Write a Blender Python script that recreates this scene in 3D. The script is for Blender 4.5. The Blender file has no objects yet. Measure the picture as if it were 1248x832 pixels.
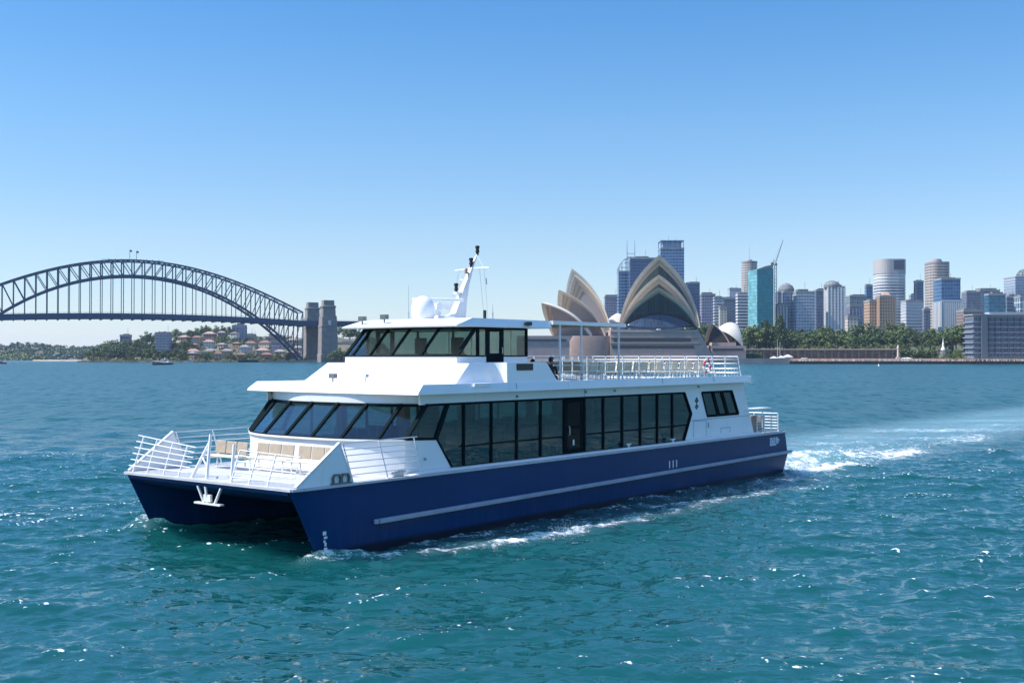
import bpy, bmesh, math, random
import numpy as np
from mathutils import Vector, Matrix
R = math.radians
sc = bpy.context.scene
col = sc.collection
# ------------------------------------------------------------------ camera
F_PX, HOR, CAM_H = 1388.0, 434.3, 6.0            # focal length in photo pixels, horizon row, eye height
PITCH = math.atan((HOR - 416) / F_PX)
cd = bpy.data.cameras.new("camera"); cam = bpy.data.objects.new("camera", cd); col.objects.link(cam)
cam.location = (0, 0, CAM_H); cam.rotation_euler = (math.pi / 2 + PITCH, 0, 0)
cd.sensor_width = 36; cd.lens = 36 * F_PX / 1248; cd.clip_start = 0.2; cd.clip_end = 20000
sc.camera = cam
# ------------------------------------------------------------------ light
SUN_AZ = Vector((-0.98, -0.12)).normalized(); SUN_EL = R(52)
sdir = Vector((SUN_AZ.x * math.cos(SUN_EL), SUN_AZ.y * math.cos(SUN_EL), math.sin(SUN_EL)))
sl = bpy.data.lights.new("sun", 'SUN'); sl.energy = 3.3; sl.angle = R(0.5); sl.color = (1, 0.95, 0.88)
so = bpy.data.objects.new("sun", sl); col.objects.link(so); so.location = (0, 0, 300)
so.rotation_euler = sdir.to_track_quat('Z', 'Y').to_euler()
w = bpy.data.worlds.new("World"); sc.world = w; w.use_nodes = True
nt = w.node_tree; bg = nt.nodes['Background']
sk = nt.nodes.new('ShaderNodeTexSky'); sk.sky_type = 'NISHITA'; sk.sun_disc = False
sk.sun_elevation = SUN_EL; sk.sun_rotation = math.atan2(SUN_AZ.x, SUN_AZ.y)
sk.altitude = 0; sk.air_density = 1.0; sk.dust_density = 0.0; sk.ozone_density = 9.0
hsv = nt.nodes.new('ShaderNodeHueSaturation'); hsv.inputs['Saturation'].default_value = 0.98; nt.links.new(sk.outputs[0], hsv.inputs['Color'])
geo = nt.nodes.new('ShaderNodeTexCoord'); sep = nt.nodes.new('ShaderNodeSeparateXYZ'); nt.links.new(geo.outputs['Generated'], sep.inputs[0])
ramp = nt.nodes.new('ShaderNodeValToRGB'); nt.links.new(sep.outputs['Z'], ramp.inputs[0])     # clear-day sky: tinted by height, brightened overhead beyond view to fill the shade
for k, (pos, c) in enumerate(((0.0, (.48, .435, .42)), (0.10, (.52, .47, .43)), (0.20, (.42, .49, .475)), (0.30, (.29, .46, .505)), (0.42, (.56, .80, .86)), (0.65, (.95, 1.0, 1.0)))):
    e = ramp.color_ramp.elements[k] if k < 2 else ramp.color_ramp.elements.new(pos)
    e.position = pos; e.color = (*c, 1)
mul = nt.nodes.new('ShaderNodeMix'); mul.data_type = 'RGBA'; mul.blend_type = 'MULTIPLY'; mul.inputs[0].default_value = 1.0
nt.links.new(hsv.outputs[0], mul.inputs[6]); nt.links.new(ramp.outputs[0], mul.inputs[7]); nt.links.new(mul.outputs[2], bg.inputs[0]); bg.inputs[1].default_value = 0.15
sc.view_settings.view_transform = 'Standard'; sc.view_settings.look = 'None'
sc.view_settings.exposure = 1.22; sc.view_settings.gamma = 1.0
sc.cycles.max_bounces = 8; sc.cycles.transparent_max_bounces = 24; sc.cycles.glossy_bounces = 4
sc.cycles.volume_bounces = 0; sc.cycles.caustics_reflective = False; sc.cycles.caustics_refractive = False

HAZE = 0.55e-4; GLINT_CUT = 0.93
# ------------------------------------------------------------------ helpers
def at(u, v, depth):
    """world point seen at photo pixel (u, v) at the distance `depth` along +Y"""
    a = (u - 624) / F_PX; b = (416 - v) / F_PX
    c, s = math.cos(PITCH), math.sin(PITCH)
    d = Vector((a, c - b * s, s + b * c))
    return Vector((0, 0, CAM_H)) + d * (depth / d.y)

MATS = {}
def mat(name, base=(0.5, 0.5, 0.5), rough=0.5, metal=0.0, var=0.0, scale=1.0, bump=0.0, spec=0.5, coat=0.0, stretch=(1, 1, 1), var2=None):
    if name in MATS: return MATS[name]
    m = bpy.data.materials.new(name); m.use_nodes = True
    n = m.node_tree.nodes; l = m.node_tree.links; p = n['Principled BSDF']
    p.inputs['Base Color'].default_value = (*base, 1); p.inputs['Roughness'].default_value = rough
    p.inputs['Metallic'].default_value = metal; p.inputs['Specular IOR Level'].default_value = spec
    p.inputs['Coat Weight'].default_value = coat
    if var or bump or var2:
        tc = n.new('ShaderNodeTexCoord'); mp = n.new('ShaderNodeMapping'); mp.inputs['Scale'].default_value = stretch
        no = n.new('ShaderNodeTexNoise'); no.inputs['Scale'].default_value = scale; no.inputs['Detail'].default_value = 6
        l.new(tc.outputs['Object'], mp.inputs[0]); l.new(mp.outputs[0], no.inputs['Vector'])
        cr = n.new('ShaderNodeValToRGB')
        lo = var2 if var2 else [max(0, c * (1 - var)) for c in base]
        hi = [min(1, c * (1 + var)) for c in base] if not var2 else base
        cr.color_ramp.elements[0].color = (*lo, 1); cr.color_ramp.elements[1].color = (*hi, 1)
        cr.color_ramp.elements[0].position = 0.3; cr.color_ramp.elements[1].position = 0.7
        l.new(no.outputs[0], cr.inputs[0]); l.new(cr.outputs[0], p.inputs['Base Color'])
        if bump:
            b = n.new('ShaderNodeBump'); b.inputs['Strength'].default_value = 1; b.inputs['Distance'].default_value = bump
            l.new(no.outputs[0], b.inputs['Height']); l.new(b.outputs[0], p.inputs['Normal'])
    MATS[name] = m
    return m

def glass_mat(name, tint, refl=1.0, ior=1.5, body=(0.01, 0.02, 0.02), opac=0.0, rough=0.0):
    """tinted pane: lets tinted light through, mirrors by Fresnel, plus a little of its own body colour"""
    m = bpy.data.materials.new(name); m.use_nodes = True
    n = m.node_tree.nodes; l = m.node_tree.links
    for x in list(n): n.remove(x)
    out = n.new('ShaderNodeOutputMaterial'); tr = n.new('ShaderNodeBsdfTransparent'); tr.inputs[0].default_value = (*tint, 1)
    di = n.new('ShaderNodeBsdfDiffuse'); di.inputs[0].default_value = (*body, 1)
    gl = n.new('ShaderNodeBsdfGlossy'); gl.inputs['Roughness'].default_value = rough
    ge = n.new('ShaderNodeNewGeometry'); dp = n.new('ShaderNodeVectorMath'); dp.operation = 'DOT_PRODUCT'
    l.new(ge.outputs['Normal'], dp.inputs[0]); l.new(ge.outputs['Incoming'], dp.inputs[1])
    def mm(op, a_, b_):
        q = n.new('ShaderNodeMath'); q.operation = op
        for i, x in enumerate((a_, b_)):
            if x is None: continue
            if isinstance(x, (int, float)): q.inputs[i].default_value = x
            else: l.new(x, q.inputs[i])
        return q.outputs[0]
    f0 = ((ior - 1) / (ior + 1)) ** 2
    fr = mm('ADD', mm('MULTIPLY', mm('POWER', mm('SUBTRACT', 1.0, mm('ABSOLUTE', dp.outputs['Value'], None)), 5.0), 1 - f0), f0)
    mu = n.new('ShaderNodeMath'); mu.operation = 'MULTIPLY'; mu.inputs[1].default_value = refl; mu.use_clamp = True
    m1 = n.new('ShaderNodeMixShader'); m1.inputs[0].default_value = opac
    m2 = n.new('ShaderNodeMixShader')
    l.new(tr.outputs[0], m1.inputs[1]); l.new(di.outputs[0], m1.inputs[2])
    l.new(fr, mu.inputs[0]); l.new(mu.outputs[0], m2.inputs[0])
    l.new(m1.outputs[0], m2.inputs[1]); l.new(gl.outputs[0], m2.inputs[2]); l.new(m2.outputs[0], out.inputs[0])
    return m

class MB:
    """collects geometry and links it as ONE mesh object"""
    def __init__(s): s.v = []; s.f = []; s.mi = []; s.uv = {}; s.cur = 0
    def add(s, verts, faces):
        o = len(s.v); s.v += [tuple(p) for p in verts]
        for f in faces: s.f.append([o + i for i in f]); s.mi.append(s.cur)
    def quad(s, a, b, c, d): s.add([a, b, c, d], [(0, 1, 2, 3)])
    def box(s, c, size, rz=0.0, M=None):
        x, y, z = [q / 2 for q in size]
        vs = [Vector((i * x, j * y, k * z)) for k in (-1, 1) for j in (-1, 1) for i in (-1, 1)]
        if rz: vs = [Matrix.Rotation(rz, 3, 'Z') @ q for q in vs]
        if M: vs = [M @ q for q in vs]
        s.add([q + Vector(c) for q in vs], [(0, 2, 3, 1), (4, 5, 7, 6), (0, 1, 5, 4), (2, 6, 7, 3), (0, 4, 6, 2), (1, 3, 7, 5)])
    def bb(s, x0, x1, y0, y1, z0, z1): s.box(((x0 + x1) / 2, (y0 + y1) / 2, (z0 + z1) / 2), (abs(x1 - x0), abs(y1 - y0), abs(z1 - z0)))
    def prism(s, pts, fn, t0, t1):
        """polygon pts (2D) swept from t0 to t1 through fn(a, b, t) -> xyz"""
        n = len(pts); vs = [fn(a, b, t0) for a, b in pts] + [fn(a, b, t1) for a, b in pts]
        fs = [tuple(range(n))[::-1], tuple(range(n, 2 * n))] + [(i, (i + 1) % n, n + (i + 1) % n, n + i) for i in range(n)]
        s.add(vs, fs)
    def side(s, pts, y0, y1): s.prism(pts, lambda a, b, t: (a, t, b), y0, y1)      # polygon in x,z
    def plan(s, pts, z0, z1): s.prism(pts, lambda a, b, t: (a, b, t), z0, z1)      # polygon in x,y
    def bar(s, a, b, w, h=None, up=(0, 0, 1)):
        a, b = Vector(a), Vector(b); h = h or w; d = (b - a)
        if d.length < 1e-6: return
        d.normalize(); u = Vector(up)
        if abs(d.dot(u)) > 0.98: u = Vector((1, 0, 0))
        x = d.cross(u).normalized() * (w / 2); y = x.cross(d).normalized() * (h / 2)
        s.add([a - x - y, a + x - y, a + x + y, a - x + y, b - x - y, b + x - y, b + x + y, b - x + y],
              [(3, 2, 1, 0), (4, 5, 6, 7), (0, 1, 5, 4), (1, 2, 6, 5), (2, 3, 7, 6), (3, 0, 4, 7)])
    def tube(s, path, r, n=8, cap=True):
        P = [Vector(p) for p in path]; m = len(P); rr = r if isinstance(r, (list, tuple)) else [r] * m
        o = len(s.v); prev = None; rings = []
        for i, p in enumerate(P):
            d = (P[min(i + 1, m - 1)] - P[max(i - 1, 0)]).normalized()
            u = Vector((0, 0, 1)) if abs(d.z) < 0.95 else Vector((1, 0, 0))
            if prev is not None and abs(prev.dot(d)) < 0.95: u = prev
            x = d.cross(u).normalized(); y = x.cross(d).normalized(); prev = y
            rings.append([p + (x * math.cos(2 * math.pi * k / n) + y * math.sin(2 * math.pi * k / n)) * rr[i] for k in range(n)])
        vs = [q for r_ in rings for q in r_]; fs = []
        for i in range(m - 1):
            for k in range(n): fs.append((i * n + k, i * n + (k + 1) % n, (i + 1) * n + (k + 1) % n, (i + 1) * n + k))
        if cap: fs += [tuple(range(n))[::-1], tuple(range((m - 1) * n, m * n))]
        s.add(vs, fs)
    def lathe(s, prof, c=(0, 0, 0), n=20, M=None):
        vs = []; fs = []; m = len(prof)
        for r, z in prof:
            for k in range(n):
                q = Vector((r * math.cos(2 * math.pi * k / n), r * math.sin(2 * math.pi * k / n), z))
                vs.append((M @ q if M else q) + Vector(c))
        for i in range(m - 1):
            for k in range(n): fs.append((i * n + k, i * n + (k + 1) % n, (i + 1) * n + (k + 1) % n, (i + 1) * n + k))
        fs += [tuple(range(n))[::-1], tuple(range((m - 1) * n, m * n))]
        s.add(vs, fs)
    def grid(s, rows, closed=False):
        n = len(rows[0]); m = len(rows); vs = [p for r_ in rows for p in r_]; fs = []
        for i in range(m - 1):
            for k in range(n if closed else n - 1): fs.append((i * n + k, i * n + (k + 1) % n, (i + 1) * n + (k + 1) % n, (i + 1) * n + k))
        s.add(vs, fs)
    def mesh(s, name, mats, smooth=False):
        me = bpy.data.meshes.new(name); me.from_pydata(s.v, [], s.f)
        for m in (mats if isinstance(mats, (list, tuple)) else [mats]): me.materials.append(m)
        if any(s.mi): me.polygons.foreach_set('material_index', s.mi)
        bm = bmesh.new(); bm.from_mesh(me); bmesh.ops.recalc_face_normals(bm, faces=bm.faces); bm.to_mesh(me); bm.free()
        if smooth:
            me.polygons.foreach_set('use_smooth', [True] * len(me.polygons))
            if smooth != True: me.set_sharp_from_angle(angle=R(smooth))
        me.update(); return me
    def build(s, name, mats, parent=None, smooth=False, bevel=0.0, loc=None):
        o = bpy.data.objects.new(name, s.mesh(name, mats, smooth)); col.objects.link(o)
        if parent: o.parent = parent
        if loc is not None: o.location = loc
        if bevel:
            b = o.modifiers.new('bevel', 'BEVEL'); b.width = bevel; b.segments = 2; b.limit_method = 'ANGLE'; b.angle_limit = R(35)
        return o

def tag(o, label=None, cat=None, group=None, kind=None):
    if label: o['label'] = label
    if cat: o['category'] = cat
    if group: o['group'] = group
    if kind: o['kind'] = kind
    return o
def empty(name, loc, label, cat, group=None, rz=0.0):
    o = bpy.data.objects.new(name, None); col.objects.link(o); o.location = loc; o.rotation_euler = (0, 0, rz)
    o.empty_display_size = 0.5
    return tag(o, label, cat, group)
def copy_tree(o, parent=None):
    c = o.copy(); col.objects.link(c)
    if parent: c.parent = parent
    for ch in list(o.children): copy_tree(ch, c)
    return c
ORD = ['first', 'second', 'third', 'fourth', 'fifth', 'sixth', 'seventh', 'eighth', 'ninth', 'tenth', 'eleventh', 'twelfth', 'thirteenth',
       'fourteenth', 'fifteenth', 'sixteenth', 'seventeenth', 'eighteenth', 'nineteenth', 'twentieth', 'twenty-first', 'twenty-second',
       'twenty-third', 'twenty-fourth', 'twenty-fifth', 'twenty-sixth', 'twenty-seventh', 'twenty-eighth', 'twenty-ninth', 'thirtieth']

# ------------------------------------------------------------------ boat frame (x forward, y to port, z up; origin between the bows on the waterline)
PSI = 0.667
FW = Vector((-math.sin(PSI), -math.cos(PSI), 0)); PT = Vector((math.cos(PSI), -math.sin(PSI), 0))
BOAT = Vector((-6.304, 32.796, 0)) - PT * 4.239
BOAT_RZ = math.atan2(FW.y, FW.x)

# ------------------------------------------------------------------ water
def ocean_tile(n, L, lmin, lmax, rms, wind, seed, spread=4, ex=-1.9):
    rng = np.random.default_rng(seed)
    k1 = np.fft.fftfreq(n, L / n) * 2 * np.pi
    kx, ky = np.meshgrid(k1, k1); k = np.hypot(kx, ky); k[0, 0] = 1
    ca = np.abs((kx * wind[0] + ky * wind[1]) / k)
    amp = k ** ex * (0.12 + ca ** spread)
    lam = 2 * np.pi / k
    amp *= (lam > lmin) * (lam < lmax); amp[0, 0] = 0
    h = np.fft.ifft2(amp * (rng.normal(size=(n, n)) + 1j * rng.normal(size=(n, n)))).real
    h *= rms / h.std()
    return h + 0.35 * (h ** 2 - rms ** 2) / rms * 0.5
def sample(h, L, x, y):
    n = h.shape[0]; u = (x / L * n) % n; v = (y / L * n) % n
    i = np.floor(u).astype(int) % n; j = np.floor(v).astype(int) % n; a = u - np.floor(u); b = v - np.floor(v)
    i2 = (i + 1) % n; j2 = (j + 1) % n
    return h[j, i] * (1 - a) * (1 - b) + h[j, i2] * a * (1 - b) + h[j2, i] * (1 - a) * b + h[j2, i2] * a * b
def axis_lines(a, b, step, lo, hi, grow, mx):
    core = list(np.arange(a, b + 1e-6, step)); up = [core[-1]]; s = step
    while up[-1] < hi: s = min(s * grow, mx); up.append(up[-1] + s)
    dn = [core[0]]; s = step
    while dn[-1] > lo: s = min(s * grow, mx); dn.append(dn[-1] - s)
    return np.array(dn[:0:-1] + core + up[1:])
def seg_dist(x, y, pts):
    """distance to a polyline and position (0..1) of the closest point"""
    best = np.full(x.shape, 1e9); tt = np.zeros(x.shape); n = len(pts) - 1
    for i in range(n):
        ax, ay = pts[i]; bx, by = pts[i + 1]; dx, dy = bx - ax, by - ay
        t = np.clip(((x - ax) * dx + (y - ay) * dy) / (dx * dx + dy * dy), 0, 1)
        d = np.hypot(x - ax - t * dx, y - ay - t * dy); m = d < best
        best[m] = d[m]; tt[m] = (i + t[m]) / n
    return best, tt
def sstep(a, b, x):
    t = np.clip((x - a) / (b - a), 0, 1); return t * t * (3 - 2 * t)

def build_water():
    xs = axis_lines(-24, 27, 0.105, -9000, 9000, 1.03, 500)
    ys = axis_lines(17, 62, 0.105, -900, 9000, 1.022, 400)
    X, Y = np.meshgrid(xs, ys)
    sx = np.gradient(xs)[None, :] * np.ones_like(X); sy = np.gradient(ys)[:, None] * np.ones_like(X); S = np.maximum(sx, sy)
    wd = np.array([0.22, -0.97])
    tl = ocean_tile(512, 173.0, 5.0, 30.0, 0.05, wd, 1); tm = ocean_tile(512, 47.0, 1.3, 5.0, 0.048, wd, 2, 3); ts = ocean_tile(512, 17.3, 0.33, 1.3, 0.024, np.array([0.25, -0.96]), 3, 2, -1.35)
    Z = sample(tl, 173.0, X, Y) * (1 - sstep(1.5, 6, S)) + sample(tm, 47.0, X, Y) * (1 - sstep(0.4, 1.4, S)) + sample(ts, 17.3, X, Y) * (1 - sstep(0.13, 0.45, S))
    # boat coordinates
    dx, dy = X - BOAT.x, Y - BOAT.y
    bx = dx * FW.x + dy * FW.y; by = dx * PT.x + dy * PT.y
    patch = sample(tm, 47.0, X * 2.1 + 7, Y * 2.1 + 3) / 0.05; patch2 = sample(tl, 173.0, X * 2.6 + 70, Y * 2.6) / 0.06
    foam = np.zeros_like(X); aer = np.zeros_like(X)
    line = [(-1.0, 4.45), (-2.6, 5.3), (-5.2, 6.15), (-7.2, 6.7), (-10, 7.1), (-16, 7.05), (-24.5, 7.15), (-33, 8.2)]
    ay = np.abs(by); near = (bx < 4) & (bx > -60) & (ay < 20)
    d, t = seg_dist(bx, ay, line)
    wob = d + 0.25 * patch2
    out = np.exp(-(wob / (0.34 + 0.30 * t)) ** 2)
    foam = np.maximum(foam, np.where(near, out * (0.72 + 0.42 * sstep(0.1, 0.4, t) - 0.40 * t) * np.clip(0.75 + 0.3 * patch2, 0.25, 1.2), 0) * (1 - sstep(0.86, 1.0, t)))
    Z = Z + np.where(near, 0.20 * np.exp(-(d / 0.7) ** 2) * (1 - t) * np.clip(0.8 + 0.3 * patch, 0.2, 1.5), 0)
    # streaky water between hull and crest line
    yl = np.interp(-bx, [-p[0] for p in line], [p[1] for p in line])
    inside = near & (bx < -1.2) & (bx > -34) & (ay > 4.2) & (ay < yl)
    foam = np.where(inside, np.maximum(foam, np.clip(0.30 + 0.13 * patch, 0, 0.6) * (1 - 0.5 * sstep(-12, -30, bx))), foam)
    # foam that clings to the two stems
    for s in (-1, 1):
        r = np.hypot((bx + 1.25) / (0.8 if s > 0 else 0.6), (by - s * 4.24) / 0.42); foam = np.maximum(foam, (0.62 if s > 0 else 1.0) * np.exp(-r ** 2))
        Z = Z + (0.07 if s > 0 else 0.13) * np.exp(-r ** 2) * (1 + 0.5 * patch)
    # crest in the tunnel along the starboard hull
    dt, tt = seg_dist(bx, by, [(-1.3, -3.9), (-4, -3.55), (-8, -2.2), (-12, -1.5)])
    foam = np.maximum(foam, 0.62 * np.exp(-(dt / 0.22) ** 2) * (1 - tt)); Z = Z + 0.16 * np.exp(-(dt / 0.6) ** 2) * (1 - tt)
    # stern wash
    aft = -(bx + 32.7)
    yc = 2.2 - 0.012 * aft
    wdt = 2.4 + 0.03 * aft
    core = np.exp(-(np.abs(by - yc) / wdt) ** 4) * (aft > -0.6) * np.exp(-np.clip(aft, 0, None) / 20.0) * 1.12
    edge = np.exp(-((by - (4.9 - 0.028 * aft) - 0.5 * patch2 * 0.5) / (1.3 + 0.012 * aft)) ** 2) * (aft > 0) * np.exp(-np.clip(aft, 0, None) / 48.0) * 0.92
    core2 = np.exp(-(np.abs(by + 3.4) / 1.5) ** 4) * (aft > -0.6) * np.exp(-np.clip(aft, 0, None) / 8.0) * 0.9
    far_ = np.exp(-(np.abs(by + 2 - 0.03 * aft) / (5.2 + 0.03 * aft)) ** 4) * sstep(3, 25, aft) * np.exp(-np.clip(aft - 60, 0, None) / 160.0) * 0.30
    wash = np.maximum.reduce([core, edge, core2, far_ * np.clip(0.75 + 0.35 * patch2, 0.2, 1.3)])
    foam = np.maximum(foam, wash * np.clip(0.85 + 0.22 * patch2, 0.35, 1.2))
    aer = np.clip(np.maximum(np.exp(-(np.abs(by) / (5.2 + 0.03 * aft)) ** 4) * (aft > -0.5) * np.exp(-np.clip(aft, 0, None) / 40.0), np.maximum(far_ * 3.2 * np.clip(0.8 + 0.2 * patch2, .5, 1.2), foam * 0.5)), 0, 1)
    Z = Z + np.where(aft > 0, core * 0.14 * (1 + patch), 0)
    # far boat's wake
    p0 = at(208, 444.2, 0.01)
    c = at(209, 444, 800); e = at(262, 445, 770)
    d3, t3 = seg_dist(X, Y, [(c.x, c.y), (e.x, e.y)]); foam = np.maximum(foam, np.exp(-(d3 / 2.2) ** 2) * (1 - t3) * 1.0)
    crest = np.clip((sample(ts, 17.3, X, Y) / 0.024 + 0.8 * sample(tm, 47.0, X, Y) / 0.048 + 0.5 * sample(tl, 173.0, X, Y) / 0.05) / 3.0, 0, 1.5) * (1 - sstep(0.2, 1.0, S))
    nrow, ncol = X.shape
    co = np.stack([X, Y, Z], -1).reshape(-1, 3).astype(np.float32)
    idx = np.arange(nrow * ncol).reshape(nrow, ncol)
    q = np.stack([idx[:-1, :-1], idx[:-1, 1:], idx[1:, 1:], idx[1:, :-1]], -1).reshape(-1, 4)
    me = bpy.data.meshes.new('water'); me.vertices.add(len(co)); me.vertices.foreach_set('co', co.ravel())
    me.loops.add(q.size); me.loops.foreach_set('vertex_index', q.ravel().astype(np.int32))
    me.polygons.add(len(q)); me.polygons.foreach_set('loop_start', np.arange(0, q.size, 4, dtype=np.int32))
    me.update(calc_edges=True); me.polygons.foreach_set('use_smooth', np.ones(len(q), bool))
    for nm, arr in (('foam', foam), ('aer', aer), ('rip', sstep(0.13, 1.2, S)), ('crest', crest)):
        a = me.attributes.new(nm, 'FLOAT', 'POINT'); a.data.foreach_set('value', arr.ravel().astype(np.float32))
    m = bpy.data.materials.new('sea_water'); m.use_nodes = True; n = m.node_tree.nodes; l = m.node_tree.links; p = n['Principled BSDF']
    p.inputs['IOR'].default_value = 1.40
    p.inputs['Subsurface Weight'].default_value = 1.0; p.inputs['Subsurface Radius'].default_value = (0.35, 1.0, 1.0); p.inputs['Subsurface Scale'].default_value = 3.2; p.subsurface_method = 'BURLEY'
    tc = n.new('ShaderNodeTexCoord')
    def noise(scale, stretch, detail=3, rough=0.55, rot=0.0, dist=0.0):
        mp = n.new('ShaderNodeMapping'); mp.inputs['Scale'].default_value = stretch; mp.inputs['Rotation'].default_value = (0, 0, rot)
        no = n.new('ShaderNodeTexNoise'); no.inputs['Scale'].default_value = scale; no.inputs['Detail'].default_value = detail
        no.inputs['Roughness'].default_value = rough; no.inputs['Distortion'].default_value = dist
        l.new(tc.outputs['Object'], mp.inputs[0]); l.new(mp.outputs[0], no.inputs['Vector']); return no.outputs[0]
    def math_(op, a, b=None, clamp=False):
        q = n.new('ShaderNodeMath'); q.operation = op; q.use_clamp = clamp
        for i, x in enumerate((a, b)):
            if x is None: continue
            if isinstance(x, (int, float)): q.inputs[i].default_value = x
            else: l.new(x, q.inputs[i])
        return q.outputs[0]
    # ripples
    hsum = None
    for sc_, st, am, de, ro in ((0.16, (0.55, 1, 1), 0.7, 2, 0.10), (0.9, (0.55, 1, 1), 0.30, 2, -0.12), (2.6, (0.6, 1, 1), 0.10, 2, 0.15)):
        hh = math_('MULTIPLY', noise(sc_, st, de, 0.55, ro, 0.3), am); hsum = hh if hsum is None else math_('ADD', hsum, hh)
    def cnoise(scale, stretch, rot):
        mp = n.new('ShaderNodeMapping'); mp.inputs['Scale'].default_value = stretch; mp.inputs['Rotation'].default_value = (0, 0, rot)
        no = n.new('ShaderNodeTexNoise'); no.inputs['Scale'].default_value = scale; no.inputs['Detail'].default_value = 2.0; no.inputs['Roughness'].default_value = .6
        l.new(tc.outputs['Object'], mp.inputs[0]); l.new(mp.outputs[0], no.inputs['Vector'])
        vm = n.new('ShaderNodeVectorMath'); vm.operation = 'SUBTRACT'; vm.inputs[1].default_value = (.5, .5, .5); l.new(no.outputs['Color'], vm.inputs[0])
        return vm.outputs[0]
    def vmath(op, a, b):
        vm = n.new('ShaderNodeVectorMath'); vm.operation = op
        for i, x in enumerate((a, b)):
            if isinstance(x, tuple): vm.inputs[i].default_value = x
            else: l.new(x, vm.inputs[i])
        return vm.outputs[0]
    # wind ripples finer than the mesh: random facet slopes, so distant water glitters instead of going flat
    slope = vmath('ADD', vmath('MULTIPLY', cnoise(1.1, (0.45, 1, 1), 0.1), (0.5, 0.85, 0)), vmath('MULTIPLY', cnoise(4.5, (0.45, 1, 1), -0.2), (0.55, 0.85, 0)))
    at_r = n.new('ShaderNodeAttribute'); at_r.attribute_name = 'rip'
    vf = n.new('ShaderNodeVectorMath'); vf.operation = 'SCALE'; l.new(cnoise(0.9, (1.0, 0.22, 1), 0.0), vf.inputs[0]); l.new(math_('MULTIPLY', at_r.outputs['Fac'], 1.6), vf.inputs['Scale'])
    slope = vmath('ADD', slope, vmath('MULTIPLY', vf.outputs[0], (0.5, 1.0, 0)))
    amt = math_('MULTIPLY_ADD', at_r.outputs['Fac'], 0.75); amt.node.inputs[2].default_value = 0.16
    vs_ = n.new('ShaderNodeVectorMath'); vs_.operation = 'SCALE'; l.new(slope, vs_.inputs[0]); l.new(amt, vs_.inputs['Scale']); slope = vs_.outputs[0]
    gm = n.new('ShaderNodeNewGeometry'); nrm = vmath('NORMALIZE', vmath('ADD', gm.outputs['Normal'], slope), (0, 0, 0))
    bp = n.new('ShaderNodeBump'); l.new(nrm, bp.inputs['Normal']); bp.inputs['Strength'].default_value = 1.0; bp.inputs['Distance'].default_value = 1.0
    l.new(hsum, bp.inputs['Height'])
    at_f = n.new('ShaderNodeAttribute'); at_f.attribute_name = 'foam'; at_a = n.new('ShaderNodeAttribute'); at_a.attribute_name = 'aer'
    fn = math_('ADD', math_('MULTIPLY', noise(1.6, (0.8, 1.3, 1), 7, 0.7, 0.3, 0.6), 0.75), math_('MULTIPLY', noise(7.0, (1, 1, 1), 4, 0.7), 0.45))
    ff = math_('MULTIPLY', math_('ADD', math_('ADD', at_f.outputs['Fac'], math_('MULTIPLY', math_('SUBTRACT', fn, 0.6), 3.0)), -0.44), 2.6, True)
    ff = math_('MULTIPLY', ff, math_('MULTIPLY', at_f.outputs['Fac'], 6.0, True))
    # sun glints painted as tiny white flecks, in clusters, likelier on crests
    at_c = n.new('ShaderNodeAttribute'); at_c.attribute_name = 'crest'
    clus = noise(0.22, (0.6, 1, 1), 2, 0.5, 0.2)
    glint = math_('ADD', math_('ADD', math_('MULTIPLY', at_c.outputs['Fac'], 0.15), math_('MULTIPLY', clus, 0.42)), math_('MULTIPLY', noise(8.0, (0.8, 1, 1), 1, 0.5), 0.85))
    ff = math_('MAXIMUM', ff, math_('MULTIPLY', math_('SUBTRACT', glint, GLINT_CUT), 16.0, True))
    big = noise(0.05, (0.6, 1, 1), 4, 0.6)
    c1 = n.new('ShaderNodeMix'); c1.data_type = 'RGBA'; c1.inputs[6].default_value = (0.0028, 0.046, 0.049, 1); c1.inputs[7].default_value = (0.0045, 0.070, 0.073, 1); l.new(big, c1.inputs[0])
    c2 = n.new('ShaderNodeMix'); c2.data_type = 'RGBA'; l.new(math_('MULTIPLY', at_a.outputs['Fac'], 0.55), c2.inputs[0]); l.new(c1.outputs[2], c2.inputs[6]); c2.inputs[7].default_value = (0.26, 0.44, 0.48, 1)
    c3 = n.new('ShaderNodeMix'); c3.data_type = 'RGBA'; l.new(ff, c3.inputs[0]); l.new(c2.outputs[2], c3.inputs[6]); c3.inputs[7].default_value = (0.80, 0.84, 0.86, 1)
    l.new(c3.outputs[2], p.inputs['Base Color']); l.new(math_('SUBTRACT', 1.0, ff, True), p.inputs['Subsurface Weight'])
    l.new(math_('ADD', math_('MULTIPLY', ff, 0.6), math_('MULTIPLY_ADD', at_r.outputs['Fac'], 0.25)), p.inputs['Roughness']); [x for x in n if x.type == 'MATH' and x.operation == 'MULTIPLY_ADD'][-1].inputs[2].default_value = 0.05
    # foam lies thick on the surface
    bp2 = n.new('ShaderNodeBump'); bp2.inputs['Distance'].default_value = 0.06; l.new(ff, bp2.inputs['Height']); l.new(bp.outputs[0], bp2.inputs['Normal'])
    l.new(bp2.outputs[0], p.inputs['Normal'])
    me.materials.append(m)
    o = bpy.data.objects.new('water', me); col.objects.link(o); tag(o, kind='structure')
build_water()
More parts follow.
